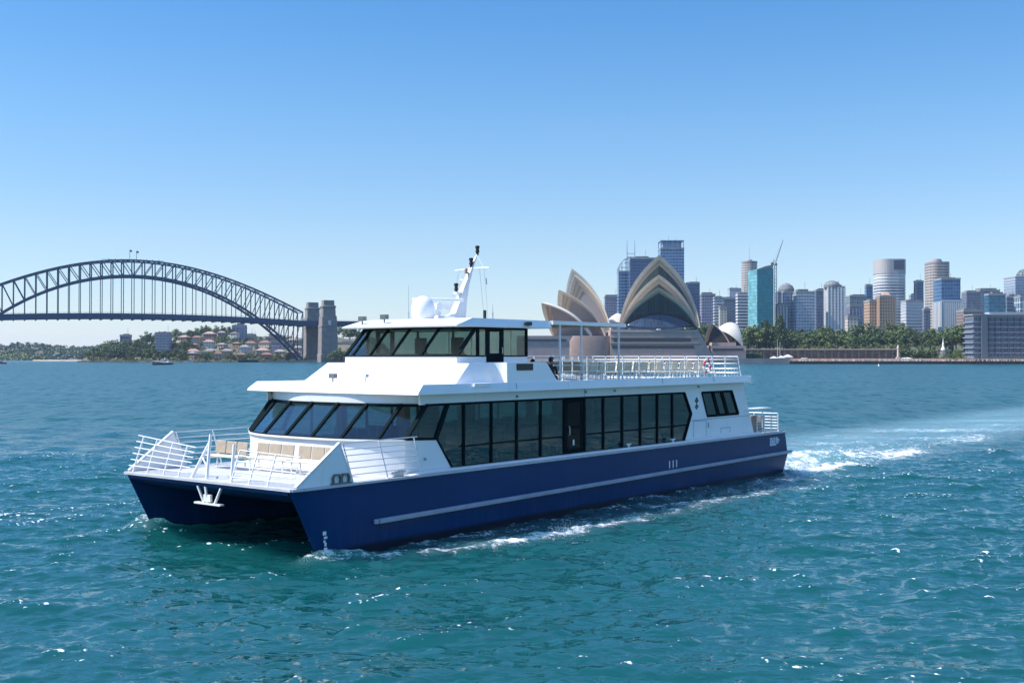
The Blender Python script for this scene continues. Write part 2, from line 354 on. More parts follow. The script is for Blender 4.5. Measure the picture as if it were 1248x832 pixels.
# ------------------------------------------------------------------ ferry
def white_paint():
    m = mat('white_paint', (0.80, 0.80, 0.79), 0.28, var=0.035, scale=0.6, coat=0.2)
    n = m.node_tree.nodes; l = m.node_tree.links; p = n['Principled BSDF']; base = p.inputs['Base Color'].links[0].from_socket
    tc = n.new('ShaderNodeTexCoord'); mp = n.new('ShaderNodeMapping'); mp.inputs['Scale'].default_value = (1.6, 1.6, 0.22); l.new(tc.outputs['Object'], mp.inputs[0])
    no = n.new('ShaderNodeTexNoise'); no.inputs['Scale'].default_value = 2.4; no.inputs['Detail'].default_value = 9; no.inputs['Roughness'].default_value = .72; l.new(mp.outputs[0], no.inputs['Vector'])
    cr = n.new('ShaderNodeValToRGB'); cr.color_ramp.elements[0].position = .56; cr.color_ramp.elements[1].position = .80; cr.color_ramp.elements[1].color = (.45, .45, .45, 1); l.new(no.outputs[0], cr.inputs[0])
    mx = n.new('ShaderNodeMix'); mx.data_type = 'RGBA'; l.new(cr.outputs[0], mx.inputs[0]); l.new(base, mx.inputs[6]); mx.inputs[7].default_value = (0.52, 0.47, 0.40, 1); l.new(mx.outputs[2], p.inputs['Base Color'])
    return m
WHITE = white_paint()
def navy_paint():
    m = mat('navy_paint', (0.0006, 0.036, 0.128), 0.30, spec=0.18, bump=0.012, var2=(0.0005, 0.030, 0.108), scale=0.35)
    n = m.node_tree.nodes; l = m.node_tree.links; p = n['Principled BSDF']; base = p.inputs['Base Color'].links[0].from_socket
    tc = n.new('ShaderNodeTexCoord'); mp = n.new('ShaderNodeMapping'); mp.inputs['Scale'].default_value = (2.2, 1, 0.16); l.new(tc.outputs['Object'], mp.inputs[0])
    no = n.new('ShaderNodeTexNoise'); no.inputs['Scale'].default_value = 1.6; no.inputs['Detail'].default_value = 8; no.inputs['Roughness'].default_value = .7; l.new(mp.outputs[0], no.inputs['Vector'])
    sp = n.new('ShaderNodeSeparateXYZ'); l.new(tc.outputs['Object'], sp.inputs[0])
    mr = n.new('ShaderNodeMapRange'); mr.inputs[1].default_value = 1.3; mr.inputs[2].default_value = 0.0; mr.inputs[3].default_value = 0.10; mr.inputs[4].default_value = 0.55; l.new(sp.outputs['Z'], mr.inputs[0])
    cr = n.new('ShaderNodeValToRGB'); cr.color_ramp.elements[0].position = .50; cr.color_ramp.elements[1].position = .78; l.new(no.outputs[0], cr.inputs[0])
    mu = n.new('ShaderNodeMath'); mu.operation = 'MULTIPLY'; l.new(cr.outputs[0], mu.inputs[0]); l.new(mr.outputs[0], mu.inputs[1])
    mx = n.new('ShaderNodeMix'); mx.data_type = 'RGBA'; l.new(mu.outputs[0], mx.inputs[0]); l.new(base, mx.inputs[6]); mx.inputs[7].default_value = (0.030, 0.085, 0.18, 1)
    wl = n.new('ShaderNodeMapRange'); wl.inputs[1].default_value = 0.30; wl.inputs[2].default_value = 0.16; l.new(sp.outputs['Z'], wl.inputs[0])      # dark boot-top paint at the waterline
    m2 = n.new('ShaderNodeMix'); m2.data_type = 'RGBA'; l.new(wl.outputs[0], m2.inputs[0]); l.new(mx.outputs[2], m2.inputs[6]); m2.inputs[7].default_value = (0.003, 0.010, 0.022, 1); l.new(m2.outputs[2], p.inputs['Base Color'])
    return m
NAVY = navy_paint()
GREYP = mat('grey_rubber', (0.30, 0.34, 0.40), 0.5, var=0.12, scale=1.5)
DECK = mat('deck_paint', (0.42, 0.43, 0.44), 0.65, var=0.10, scale=2.2)
DARK = mat('dark_frame', (0.010, 0.016, 0.018), 0.9, spec=0.0)
BLACK = mat('black_plastic', (0.012, 0.012, 0.014), 0.45)
STEEL = mat('white_rail', (0.74, 0.74, 0.73), 0.3)
ALU = mat('aluminium', (0.55, 0.56, 0.58), 0.35, metal=0.8)
CREAM = mat('cream_seat', (0.62, 0.55, 0.40), 0.55, var=0.08, scale=3)
TAN = mat('tan_backrest', (0.33, 0.27, 0.20), 0.6, var=0.12, scale=4)
BLUESEAT = mat('blue_upholstery', (0.015, 0.035, 0.075), 0.8, var=0.1, scale=6)
INT = mat('cabin_lining', (0.20, 0.20, 0.19), 0.6, var=0.05)
BULK = mat('dark_bulkhead', (0.03, 0.045, 0.05), 0.6)
BROWN = mat('brown_pillar', (0.10, 0.075, 0.055), 0.5)
LINING = mat('canopy_lining', (0.62, 0.54, 0.42), 0.7, var=0.12, scale=3, stretch=(1, 6, 1))
LAMPGL = mat('lamp_lens', (0.05, 0.03, 0.03), 0.1)
RED = mat('red_band', (0.55, 0.03, 0.04), 0.45)
G_SIDE = glass_mat('tinted_side_glass', (0.55, 0.72, 0.69), 1.0, 1.8, body=(0.008, 0.055, 0.056), opac=0.20)
MATG_DOOR = glass_mat('door_glass', (0.05, 0.07, 0.07), 0.6, opac=0.7, body=(0.003, 0.004, 0.004))
G_FRONT = glass_mat('clear_front_glass', (0.80, 0.88, 0.88), 1.2, 1.6, body=(0.01, 0.02, 0.02), opac=0.03)
G_WH = glass_mat('wheelhouse_glass', (0.60, 0.70, 0.68), 1.1, 1.55, body=(0.01, 0.02, 0.02), opac=0.05)

ferry = empty('catamaran_ferry', BOAT, 'navy and white two deck catamaran passenger ferry under way across the harbour', 'ferry', rz=BOAT_RZ)
def part(mb, name, m, parent=None, smooth=False, bevel=0.0): return mb.build(name, m, parent or ferry, smooth, bevel)
LEN = 32.87
def xs_stem(z): return -1.12 * (1 - z / 2.15)
def hull():
    mb = MB()
    zs = [-0.75, -0.25, 0.1, 0.5, 0.95, 1.5, 2.13]
    ds = [0, 0.06, 0.2, 0.5, 1, 2, 3.5, 6, 10, 16, 24, 30]
    for s in (1, -1):
        rings = []
        for i, d in enumerate(ds + ['t']):
            ring = []
            for side in (0, 1):
                for z in (zs[::-1] if side == 0 else zs):
                    if d == 't': x = -LEN - (0.33 * (2.13 - z) / 1.1 if z > 1.0 else 0.33 - 0.5 * (1.0 - z)); dd = 31.0
                    else: dd = d; x = xs_stem(z) - dd
                    tuck = 0.10 * max(0, (0.9 - z)) / 1.65
                    if side == 0: y = 4.24 - 0.17 * math.exp(-dd / 0.28) - tuck * min(1, dd / 3)
                    else: y = 4.07 - 0.03 - (1.75 - 0.1 * max(0, 0.9 - z)) * (1 - math.exp(-dd / (4.2 + 1.0 * z / 2)))
                    ring.append((x, s * y, z))
            rings.append(ring)
        o = MB(); o.grid(rings, closed=True)
        mb.add(o.v, o.f)
        mb.add(rings[-1], [tuple(range(len(rings[-1])))]); mb.add(rings[0], [tuple(range(len(rings[0])))])
    mb.side([(-0.015, 2.125), (-0.03, 1.98), (-0.35, 1.82), (-1.3, 1.55), (-3.0, 1.32), (-32.7, 1.28), (-32.7, 2.125)], -4.0, 4.0)
    return mb
h = part(hull(), 'hull', NAVY, smooth=32)
for s in (1, -1):
    m = MB()
    pth = [(-3.25, s * 4.24, 0.885), (-3.4, s * 4.31, 0.89), (-12, s * 4.32, 0.95), (-22, s * 4.32, 1.02), (-32.9, s * 4.32, 1.09), (-33.45, s * 4.32, 1.10)]
    for a, b in zip(pth[:-1], pth[1:]): m.bar(a, b, 0.17, 0.15)
    part(m, 'rub_rail', GREYP, h, bevel=0.03)
m = MB()
out = [(-LEN, 4.26, 2.13), (-0.4, 4.25, 2.13), (-0.02, 4.16, 2.13), (-0.02, -4.16, 2.13), (-0.4, -4.25, 2.13), (-LEN, -4.26, 2.13)]
for a, b in zip(out[:-1], out[1:]): m.bar(a, b, 0.11, 0.075)
part(m, 'gunwale_trim', mat('gunwale_grey', (0.46, 0.47, 0.49), 0.5, var=0.1, scale=2), h)
m = MB()
for s in (1, -1):
    m = MB(); rgl = random.Random(2)
    for k in range(7): x = -1.16 - .012 * k - (0.03 if k % 2 else 0); m.bb(x, x - .07 - .06 * rgl.random(), s * 4.234, s * 4.246, 0.72 - k * .11, 0.72 - k * .11 + (.112 if k % 3 == 0 else .07))
    part(m, 'draft_mark', WHITE, h)
for x in (-21.2, -21.5, -21.8): m = MB(); m.bb(x, x - 0.07, 4.235, 4.252, 1.16, 1.16 + 0.32); part(m, 'side_mark', WHITE, h)
m = MB()      # the unreadable pale block lettering on the quarter
for r_, line in enumerate(('111011101100', '101101011111', '111111101101', '110110101110', '111111110000')):
    for c_, ch in enumerate(line):
        if ch == '1': m.bb(-31.12 - c_ * .088, -31.12 - c_ * .088 - .0882, 4.238, 4.252 + .0005 * ((r_ + c_) % 3), 1.92 - r_ * .082 - .0822, 1.92 - r_ * .082)
part(m, 'hull_lettering', mat('pale_lettering', (0.55, 0.62, 0.68), 0.5), h)
# decks
m = MB(); m.plan([(-0.1, 4.1), (-0.1, -4.1), (-32.75, -4.1), (-32.75, 4.1)], 2.10, 2.165); part(m, 'main_deck', DECK)
m = MB()
for s in (1, -1): m.side([(-4.9, 2.165), (-5.6, 2.25), (-30.3, 2.25), (-30.3, 2.165)], s * 3.97, s * 4.21)
part(m, 'side_ledge', WHITE, bevel=0.02)
for s in (1, -1):
    m = MB(); m.side([(-0.12, 2.165), (-0.2, 2.165), (-1.9, 3.36), (-2.42, 2.165)][1:], s * 4.13, s * 4.20)
    b = part(m, 'bow_bulwark', WHITE, bevel=0.012)
    m = MB(); m.bar((-0.16, s * 4.165, 2.2), (-1.88, s * 4.165, 3.4), 0.10, 0.06); m.bar((-1.86, s * 4.165, 3.38), (-2.42, s * 4.165, 2.17), 0.09, 0.05)
    part(m, 'edge_rail', STEEL, b)

# ---- lower cabin
def fxb(y): return -3.80 - 1.25 * (abs(y) / 3.9) ** 3          # front glass, foot
def fxt(y): return -5.05 - 1.00 * (abs(y) / 3.9) ** 3          # front glass, head
ZB, ZT = 3.32, 4.40
def side_wall(mb, s):
    y0, y1 = s * 3.80, s * 3.90
    P = lambda pts: mb.side(pts, y0, y1)
    P([(-5.02, 2.165), (-5.03, 3.31), (-6.53, 3.235), (-7.33, 2.20), (-7.33, 2.165)])
    P([(-5.75, 4.76), (-5.75, 4.40), (-23.18, 4.37), (-29.0, 4.37), (-28.93, 4.76)])
    P([(-7.33, 2.165), (-7.33, 2.20), (-30.04, 2.20), (-30.05, 2.165)])
    P([(-23.18, 4.37), (-23.80, 3.41), (-25.20, 3.41), (-24.70, 4.37)])
    P([(-23.80, 3.41), (-23.12, 2.20), (-30.04, 2.20), (-29.55, 3.21), (-25.28, 3.21), (-25.20, 3.41)])
    P([(-27.74, 4.37), (-28.42, 3.21), (-29.55, 3.21), (-29.0, 4.37)])
cw = MB()
for s in (1, -1): side_wall(cw, s)
ys = [-3.9 + 7.8 * i / 26 for i in range(27)]
cw.grid([[(fxb(y) + 0.05, y * 0.997, 2.165) for y in ys], [(fxb(y), y, ZB - 0.02) for y in ys]])
cw.grid([[(fxt(y) - 0.02, y, ZT) for y in ys], [(fxt(y) + 0.02, y * 1.0, 4.76) for y in ys]])
cw.bb(-28.95, -29.0, -3.8, 3.8, 2.165, 4.74)
part(cw, 'cabin_wall', WHITE, smooth=30)
m = MB(); m.grid([[(fxb(y) + 0.09, y, ZB - 0.07) for y in ys], [(fxb(y) + 0.09, y, ZB - 0.01) for y in ys], [(fxb(y) - 0.06, y, ZB - 0.005) for y in ys]]); part(m, 'front_sill', WHITE)
MUL = [-3.9, -3.05, -1.8, -0.55, 0.75, 2.0, 3.2, 3.9]
def pane(pts, name, m, parent, nrm, th=0.012):
    mb = MB(); nv = Vector(nrm).normalized() * th
    n = len(pts); vs = [Vector(p) for p in pts] + [Vector(p) - nv for p in pts]
    mb.add(vs, [tuple(range(n)), tuple(range(n, 2 * n))[::-1]] + [(i, (i + 1) % n, n + (i + 1) % n, n + i) for i in range(n)])
    return mb.build(name, m, parent)
fm = MB()
for y in MUL:
    wd = 0.20 if abs(y) > 3.8 else 0.13
    fm.bar((fxb(y) + 0.02, y, ZB - 0.02), (fxt(y) + 0.02, y, ZT + 0.02), wd, 0.06, up=(0, 1, 0) if False else (1, 0, 0.8))
for a, b in zip(ys[:-1], ys[1:]):
    fm.bar((fxb(a), a, ZB), (fxb(b), b, ZB), 0.07, 0.05); fm.bar((fxt(a), a, ZT - 0.02), (fxt(b), b, ZT - 0.02), 0.08, 0.10)
ff = part(fm, 'front_window_frame', DARK)
for a, b in zip(MUL[:-1], MUL[1:]):
    pane([(fxb(a), a, ZB), (fxb(b), b, ZB), (fxt(b), b, ZT), (fxt(a), a, ZT)], 'front_window', G_FRONT, ferry, (1, 0, 1))
SM = [-7.97, -9.47, -10.93, -12.39, -13.92, -15.28, -16.62, -18.03, -19.44, -20.83, -22.11]
TOPZ, BOTZ = 4.37, 2.22
for s in (1, -1):
    fr = MB(); y = s * 3.87
    for k, x in enumerate(SM): fr.bar((x, y, BOTZ), (x, y, TOPZ), 0.085, 0.07, up=(0, 1, 0))
    outl = [(-5.1, 3.31), (-6.54, 3.25), (-7.33, 2.22), (-23.12, 2.22), (-23.80, 3.41), (-23.18, 4.37), (-6.03, 4.39)]
    for a, b in zip(outl[:-1], outl[1:]): fr.bar((a[0], y, a[1]), (b[0], y, b[1]), 0.08, 0.09, up=(0, 1, 0))
    fr.bar((-6.54, y, 3.25), (-7.12, y, 4.38), 0.16, 0.07, up=(0, 1, 0))
    fr.bar((-7.75, y, 2.92), (-13.9, y, 2.92), 0.05, 0.05); fr.bar((-15.3, y, 2.92), (-23.4, y, 2.92), 0.05, 0.05)
    part(fr, 'side_window_frame', DARK)
    yp = s * 3.855
    P3 = lambda pts: [(a, yp, b) for a, b in pts]
    panes = [[(-5.1, 3.32), (-6.54, 3.26), (-7.1, TOPZ), (-6.05, TOPZ)], [(-6.54, 3.26), (-7.33, BOTZ), (-7.97, BOTZ), (-7.97, TOPZ), (-7.1, TOPZ)]]
    for a, b in zip(SM[:-1], SM[1:]):
        if abs(a + 13.92) > 0.01: panes.append([(a, BOTZ), (b, BOTZ), (b, TOPZ), (a, TOPZ)])
    panes.append([(-22.11, BOTZ), (-23.12, BOTZ), (-23.8, 3.41), (-23.18, TOPZ), (-22.11, TOPZ)])
    for i, pp in enumerate(panes): pane(P3(pp), 'side_window', G_SIDE, ferry, (0, s, 0))
    # sliding door: dark, glazed above and below a mid rail
    d = MB()
    d.bb(-13.99, -14.14, s * 3.82, s * 3.86, 2.24, 4.36); d.bb(-15.06, -15.21, s * 3.82, s * 3.86, 2.24, 4.36)
    d.bb(-14.14, -15.06, s * 3.82, s * 3.86, 4.2, 4.36); d.bb(-14.14, -15.06, s * 3.82, s * 3.86, 2.24, 2.42); d.bb(-14.14, -15.06, s * 3.82, s * 3.86, 3.18, 3.30)
    dr = part(d, 'cabin_door', DARK)
    pane([(-14.14, s * 3.84, 3.30), (-15.06, s * 3.84, 3.30), (-15.06, s * 3.84, 4.2), (-14.14, s * 3.84, 4.2)], 'door_glass', MATG_DOOR, dr, (0, s, 0))
    pane([(-14.14, s * 3.84, 2.42), (-15.06, s * 3.84, 2.42), (-15.06, s * 3.84, 3.18), (-14.14, s * 3.84, 3.18)], 'door_glass', MATG_DOOR, dr, (0, s, 0))
    hd = MB(); hd.tube([(-14.22, s * 3.86, 2.95), (-14.22, s * 3.92, 2.97), (-14.22, s * 3.92, 3.28), (-14.22, s * 3.86, 3.30)], 0.018, 6); part(hd, 'handle', ALU, dr)
    if s == 1:
        st = MB(); st.bb(-14.52, -14.62, 3.846, 3.852, 2.55, 2.76); part(st, 'door_sticker', WHITE, dr)
    # small aft window
    wq = [(-24.72, 4.34), (-27.71, 4.34), (-28.40, 3.23), (-25.26, 3.23)]
    fr = MB()
    for a, b in zip(wq, wq[1:] + wq[:1]): fr.bar((a[0], s * 3.87, a[1]), (b[0], s * 3.87, b[1]), 0.10, 0.10, up=(0, 1, 0))
    for t in (0.37, 0.66):
        a = (-24.72 - 2.99 * t, 4.34); b = (-25.26 - 3.14 * t, 3.23); fr.bar((a[0], s * 3.87, a[1]), (b[0], s * 3.87, b[1]), 0.20, 0.07, up=(0, 1, 0))
    fw_ = part(fr, 'aft_window_frame', DARK)
    pane([(a, s * 3.86, b) for a, b in wq], 'pane', G_SIDE, fw_, (0, s, 0))
# hatch outlines, emblem, vents on the aft cabin side
m = MB()
for a, b in (((-23.95, 2.32), (-23.95, 3.05)), ((-23.95, 3.05), (-25.15, 3.05)), ((-25.15, 3.05), (-25.15, 2.32)), ((-23.7, 3.10), (-29.6, 3.10)), ((-26.6, 2.36), (-26.6, 2.62)), ((-26.6, 2.62), (-27.5, 2.62)), ((-27.5, 2.62), (-27.5, 2.36))):
    m.bar((a[0], 3.903, a[1]), (b[0], 3.903, b[1]), 0.025, 0.012, up=(0, 1, 0))
m.bar((-25.35, 3.915, 2.7), (-25.35, 3.915, 2.95), 0.04, 0.03, up=(0, 1, 0))
part(m, 'hatch', mat('seam_grey', (0.25, 0.30, 0.36), 0.6))
m = MB()
for (dx, dz, r) in ((0, .28, .10), (-.11, .17, .09), (.11, .17, .09), (0, .06, .07), (0.02, -.10, .09), (-.12, -.16, .08), (.10, -.2, .08), (0, -.28, .07)):
    m.lathe([(r * .8, 0), (r * .8, 0.012)], (-24.25 + dx * .78, 3.90, 3.85 + dz * .78), 10, Matrix.Rotation(R(-90), 3, 'X'))
part(m, 'emblem', mat('emblem_dark', (0.04, 0.05, 0.07), 0.5))
for x, z in ((-10.9, 4.55), (-15.3, 4.6), (-17.4, 4.6), (-24.4, 4.62), (-5.95, 2.62)):
    m = MB(); m.lathe([(0.05, 0), (0.05, 0.05), (0.03, 0.07)], (x, 3.90, z), 8, Matrix.Rotation(R(-90), 3, 'X')); part(m, 'side_lamp', GREYP)
m = MB()
for x, z0, z1 in ((-10.4, 4.76, 5.06), (-15.25, 4.40, 5.06), (-20.6, 4.76, 5.06), (-25.2, 4.76, 5.06)): m.bar((x, 4.304 if z0 > 4.7 else 3.903, z0 + .08), (x, 4.262, z1 - .01), 0.018, 0.012, up=(0, 1, 0)) if z0 > 4.7 else m.bar((x, 3.903, z0), (x, 3.903, 4.74), 0.018, 0.01, up=(0, 1, 0))
part(m, 'panel_seam', MATS['seam_grey'])
# interior
m = MB(); m.bb(-5.3, -28.9, -3.78, 3.78, 2.166, 2.18); part(m, 'cabin_floor', BLUESEAT)
m = MB(); m.bb(-5.9, -28.9, -3.78, 3.78, 4.60, 4.70); part(m, 'cabin_ceiling', INT)
m = MB(); m.bb(-23.95, -24.0, -3.78, 3.78, 2.18, 4.6); part(m, 'bulkhead', BULK)
for x in (-7.4, -10.6, -14.8, -19.0):
    for y in (-1.6, 1.6): m = MB(); m.bb(x - .12, x + .12, y - .16, y + .16, 2.18, 4.6); part(m, 'pillar', BROWN)
def bench(x, y, z, wdt, ang, seat_m, back_m, leg_m, name='bench', hb=0.5, parent=None):
    """bench facing +x before rotation; legs are the part, seat and backrest its sub-parts"""
    M = Matrix.Translation((x, y, z)) @ Matrix.Rotation(ang, 4, 'Z')
    lg = MB()
    for yy in (-wdt / 2 + 0.12, wdt / 2 - 0.12):
        lg.bar((0.18, yy, 0), (0.18, yy, 0.40), 0.035); lg.bar((-0.2, yy, 0), (-0.2, yy, 0.42), 0.035); lg.bar((-0.2, yy, 0.39), (0.2, yy, 0.39), 0.035)
        lg.bar((-0.2, yy, 0.4), (-0.28, yy, 0.43 + hb), 0.035)
    lg.bar((-0.02, -wdt / 2 + .12, 0.12), (-0.02, wdt / 2 - .12, 0.12), 0.03)
    st = MB(); st.bb(-0.2, 0.26, -wdt / 2, wdt / 2, 0.41, 0.46)
    bk = MB(); n = max(1, round(wdt / 0.6))
    for i in range(n):
        a = -wdt / 2 + wdt * i / n + 0.02; b = -wdt / 2 + wdt * (i + 1) / n - 0.02
        bk.prism([(-0.215, 0.50), (-0.175, 0.50), (-0.235, 0.46 + hb), (-0.275, 0.46 + hb)], lambda p, q, t: (p, t, q), a, b)
    obs = []
    p = lg.build(name, leg_m, parent or ferry); obs.append(p)
    s_ = st.build('seat', seat_m, p, bevel=0.015); b_ = bk.build('backrest', back_m, p, bevel=0.03); obs += [s_, b_]
    for o in obs: o.data.transform(M)
    return p
for i in range(8):
    x = -8.6 - i * 1.75
    for y in (-2.6, 0, 2.6): bench(x, y, 2.18, 1.9, 0.0, BLUESEAT, BLUESEAT, BLACK, 'cabin_bench', 0.62)
# front saloon counter and seats seen through the forward glass
for y in (-2.7, -0.9, 0.9, 2.7): bench(-6.2, y, 2.18, 1.5, 0.0, BLUESEAT, BLUESEAT, BLACK, 'cabin_bench', 0.55)

# ---- upper deck
def lip(y): return -4.98 - 0.22 * (abs(y) / 4.3) ** 2
ud = MB()
yl_ = [-4.3 + 8.6 * i / 16 for i in range(17)]
bot = [(lip(y), y, 4.75) for y in yl_] + [(-13.2, 4.3, 4.75), (-13.2, -4.3, 4.75)]
mid = [(lip(y) - 0.03, y, 4.83) for y in yl_] + [(-13.2, 4.3, 4.83), (-13.2, -4.3, 4.83)]
top = [(lip(y) - 0.36, y * 0.975, 5.08) for y in yl_] + [(-13.2, 4.24, 5.08), (-13.2, -4.24, 5.08)]
ud.grid([bot, mid, top], closed=True); ud.add(bot, [tuple(range(len(bot)))]); ud.add(top, [tuple(range(len(top)))])
ud.bb(-13.2, -28.9, -4.12, 4.12, 4.75, 4.86)
for s in (1, -1):
    ud.prism([(4.3, 4.75), (4.3, 4.83), (4.24, 5.08), (4.12, 5.08), (4.12, 4.75)], lambda a, b, t, s=s: (t, s * a, b), -13.2, -28.9)
    ud.side([(-28.9, 5.06), (-28.9, 4.75), (-29.25, 4.70), (-28.98, 5.04)], s * 4.12, s * 4.29)
ud.bb(-28.9, -29.1, -4.12, 4.12, 4.75, 4.95)
part(ud, 'upper_deck', WHITE, smooth=25)
m = MB(); m.bb(-13.3, -28.8, -4.1, 4.1, 4.862, 4.875); part(m, 'upper_deck_floor', DECK)
m = MB()
for x, a in ((-8.0, 0.9), (-5.9, 0)): m.bb(x, x - 0.9, 4.27, 4.33, 4.97, 5.07) if a else None
part(m, 'fascia_light', WHITE)
# wheelhouse base
wb = MB()
def loft(mb, lo, hi): mb.grid([lo, hi], closed=True); mb.add(lo, [tuple(range(len(lo)))]); mb.add(hi, [tuple(range(len(hi)))])
loft(wb, [(-7.55, -3.85, 5.07), (-7.35, -2, 5.07), (-7.3, 0, 5.07), (-7.35, 2, 5.07), (-7.55, 3.85, 5.07), (-10.4, 3.75, 5.07), (-10.4, -3.75, 5.07)],
     [(-8.55, -3.62, 5.76), (-8.4, -2, 5.76), (-8.36, 0, 5.76), (-8.4, 2, 5.76), (-8.55, 3.62, 5.76), (-10.4, 3.55, 5.76), (-10.4, -3.55, 5.76)])
def arc(s): return [(-9.35 - 0.62 * math.sin(t), s * (3.55 + 0.65 * (1 - math.cos(t))), 0) for t in [math.pi / 2 * k / 8 for k in range(9)]]
lo = [(x, y, 5.07) for x, y, z in arc(1)] + [(-13.05, 4.2, 5.07), (-13.05, -4.2, 5.07)] + [(x, y, 5.07) for x, y, z in arc(-1)[::-1]]
hi = [(x - 0.05, y * 0.99, 5.785) for x, y, z in arc(1)] + [(-12.40, 4.15, 5.785), (-12.40, -4.15, 5.785)] + [(x - 0.05, y * 0.99, 5.785) for x, y, z in arc(-1)[::-1]]
loft(wb, lo, hi)
wbo = part(wb, 'wheelhouse_base', WHITE, smooth=30, bevel=0.03)
m = MB()
for s in (1, -1):
    m.bb(-10.55, -11.5, s * 4.13, s * 4.20, 5.50, 5.74)
part(m, 'vent_grille', BLACK, wbo)
# wheelhouse
def wxb(y): return -8.42 - 0.36 * (abs(y) / 2.85) ** 2
def wxt(y): return -9.48 - 0.36 * (abs(y) / 2.85) ** 2
WB, WT = 6.02, 7.05
wy = [-2.85 + 5.7 * i / 18 for i in range(19)]
wh = MB()
wh.grid([[(wxb(y) + 0.02, y, 5.75) for y in wy], [(wxb(y), y, WB) for y in wy]])
wh.grid([[(wxt(y), y, WT - 0.01) for y in wy], [(wxt(y) + 0.03, y, 7.12) for y in wy]])
for s in (1, -1):
    wh.bb(-8.8, -10.42, s * 2.78, s * 2.85, 5.75, WB); wh.bb(-11.44, -12.9, s * 2.78, s * 2.85, 5.75, WB)
    wh.bb(-9.86, -12.9, s * 2.78, s * 2.85, WT - 0.03, 7.12)
wh.bb(-12.84, -12.9, -2.78, 2.78, 5.75, WB); wh.bb(-12.84, -12.9, -2.78, 2.78, 7.0, 7.12)
who = part(wh, 'wheelhouse_wall', WHITE)
WM = [-2.85, -2.35, -1.25, -0.05, 1.35, 2.85]
fm = MB()
for y in WM: fm.bar((wxb(y) + 0.015, y, WB - 0.01), (wxt(y) + 0.015, y, WT + 0.01), 0.17 if abs(y) > 2.8 else 0.10, 0.06, up=(1, 0, 0.8))
for a, b in zip(wy[:-1], wy[1:]): fm.bar((wxb(a), a, WB), (wxb(b), b, WB), 0.06, 0.05); fm.bar((wxt(a), a, WT), (wxt(b), b, WT), 0.06, 0.07)
for s in (1, -1):
    y = s * 2.835
    fm.bar((-8.78, y, WB), (-10.42, y, WB), 0.06, 0.05); fm.bar((-11.44, y, WB), (-12.9, y, WB), 0.06, 0.05); fm.bar((-9.8, y, WT - 0.01), (-12.9, y, WT - 0.01), 0.06, 0.07)
    for x, wd in ((-9.95, .12), (-12.86, .10)): fm.bar((x, y, WB), (x, y, WT), wd, 0.07, up=(0, 1, 0))
part(fm, 'wheelhouse_window_frame', DARK)
for y in (-0.9, 0.9): fm = MB(); fm.bar((-12.87, y, WB), (-12.87, y, WT), 0.07); part(fm, 'aft_mullion', DARK)
for a, b in zip(WM[:-1], WM[1:]): pane([(wxb(a), a, WB), (wxb(b), b, WB), (wxt(b), b, WT), (wxt(a), a, WT)], 'wheelhouse_window', G_WH, ferry, (1, 0, 1))
for s in (1, -1):
    y = s * 2.83
    pane([(-8.78, y, WB), (-9.95, y, WB), (-9.95, y, WT), (-9.84, y, WT)], 'wheelhouse_window', G_WH, ferry, (0, s, 0))
    pane([(-9.95, y, WB), (-10.42, y, WB), (-10.42, y, WT), (-9.95, y, WT)], 'wheelhouse_window', G_WH, ferry, (0, s, 0))
    pane([(-11.44, y, WB), (-12.84, y, WB), (-12.84, y, WT), (-11.44, y, WT)], 'wheelhouse_window', G_WH, ferry, (0, s, 0))
    d = MB(); yy0, yy1 = s * 2.80, s * 2.86
    d.bb(-10.42, -10.62, yy0, yy1, 5.79, 7.03); d.bb(-11.24, -11.44, yy0, yy1, 5.79, 7.03); d.bb(-10.62, -11.24, yy0, yy1, 6.92, 7.03); d.bb(-10.62, -11.24, yy0, yy1, 5.79, 6.12)
    dr = part(d, 'wheelhouse_door', DARK)
    pane([(-10.62, s * 2.83, 6.12), (-11.24, s * 2.83, 6.12), (-11.24, s * 2.83, 6.92), (-10.62, s * 2.83, 6.92)], 'door_glass', G_WH, dr, (0, s, 0))
    hd = MB(); hd.tube([(-11.3, s * 2.86, 6.1), (-11.3, s * 2.92, 6.12), (-11.3, s * 2.92, 6.32), (-11.3, s * 2.86, 6.34)], 0.015, 6); part(hd, 'handle', ALU, dr)
for a, b in ((-2.78, -0.9), (-0.9, 0.9), (0.9, 2.78)): pane([(-12.87, a, WB), (-12.87, b, WB), (-12.87, b, WT - .05), (-12.87, a, WT - .05)], 'wheelhouse_window', G_WH, ferry, (-1, 0, 0))
m = MB(); m.side([(-9.0, 5.79), (-9.0, 5.98), (-9.7, 6.10), (-9.9, 6.0), (-9.9, 5.79)], -2.5, 2.5); part(m, 'helm_console', BLACK, bevel=0.02)
for y in (-0.9, 1.0):
    m = MB(); m.bb(-10.9, -11.0, y - .3, y + .3, 6.0, 6.72); m.bb(-10.4, -10.95, y - .3, y + .3, 5.95, 6.05); m.tube([(-10.7, y, 5.79), (-10.7, y, 5.96)], 0.07); part(m, 'helm_seat', INT, bevel=0.05)
m = MB(); m.bb(-8.9, -12.8, -2.75, 2.75, 5.786, 5.80); part(m, 'wheelhouse_floor', DECK)
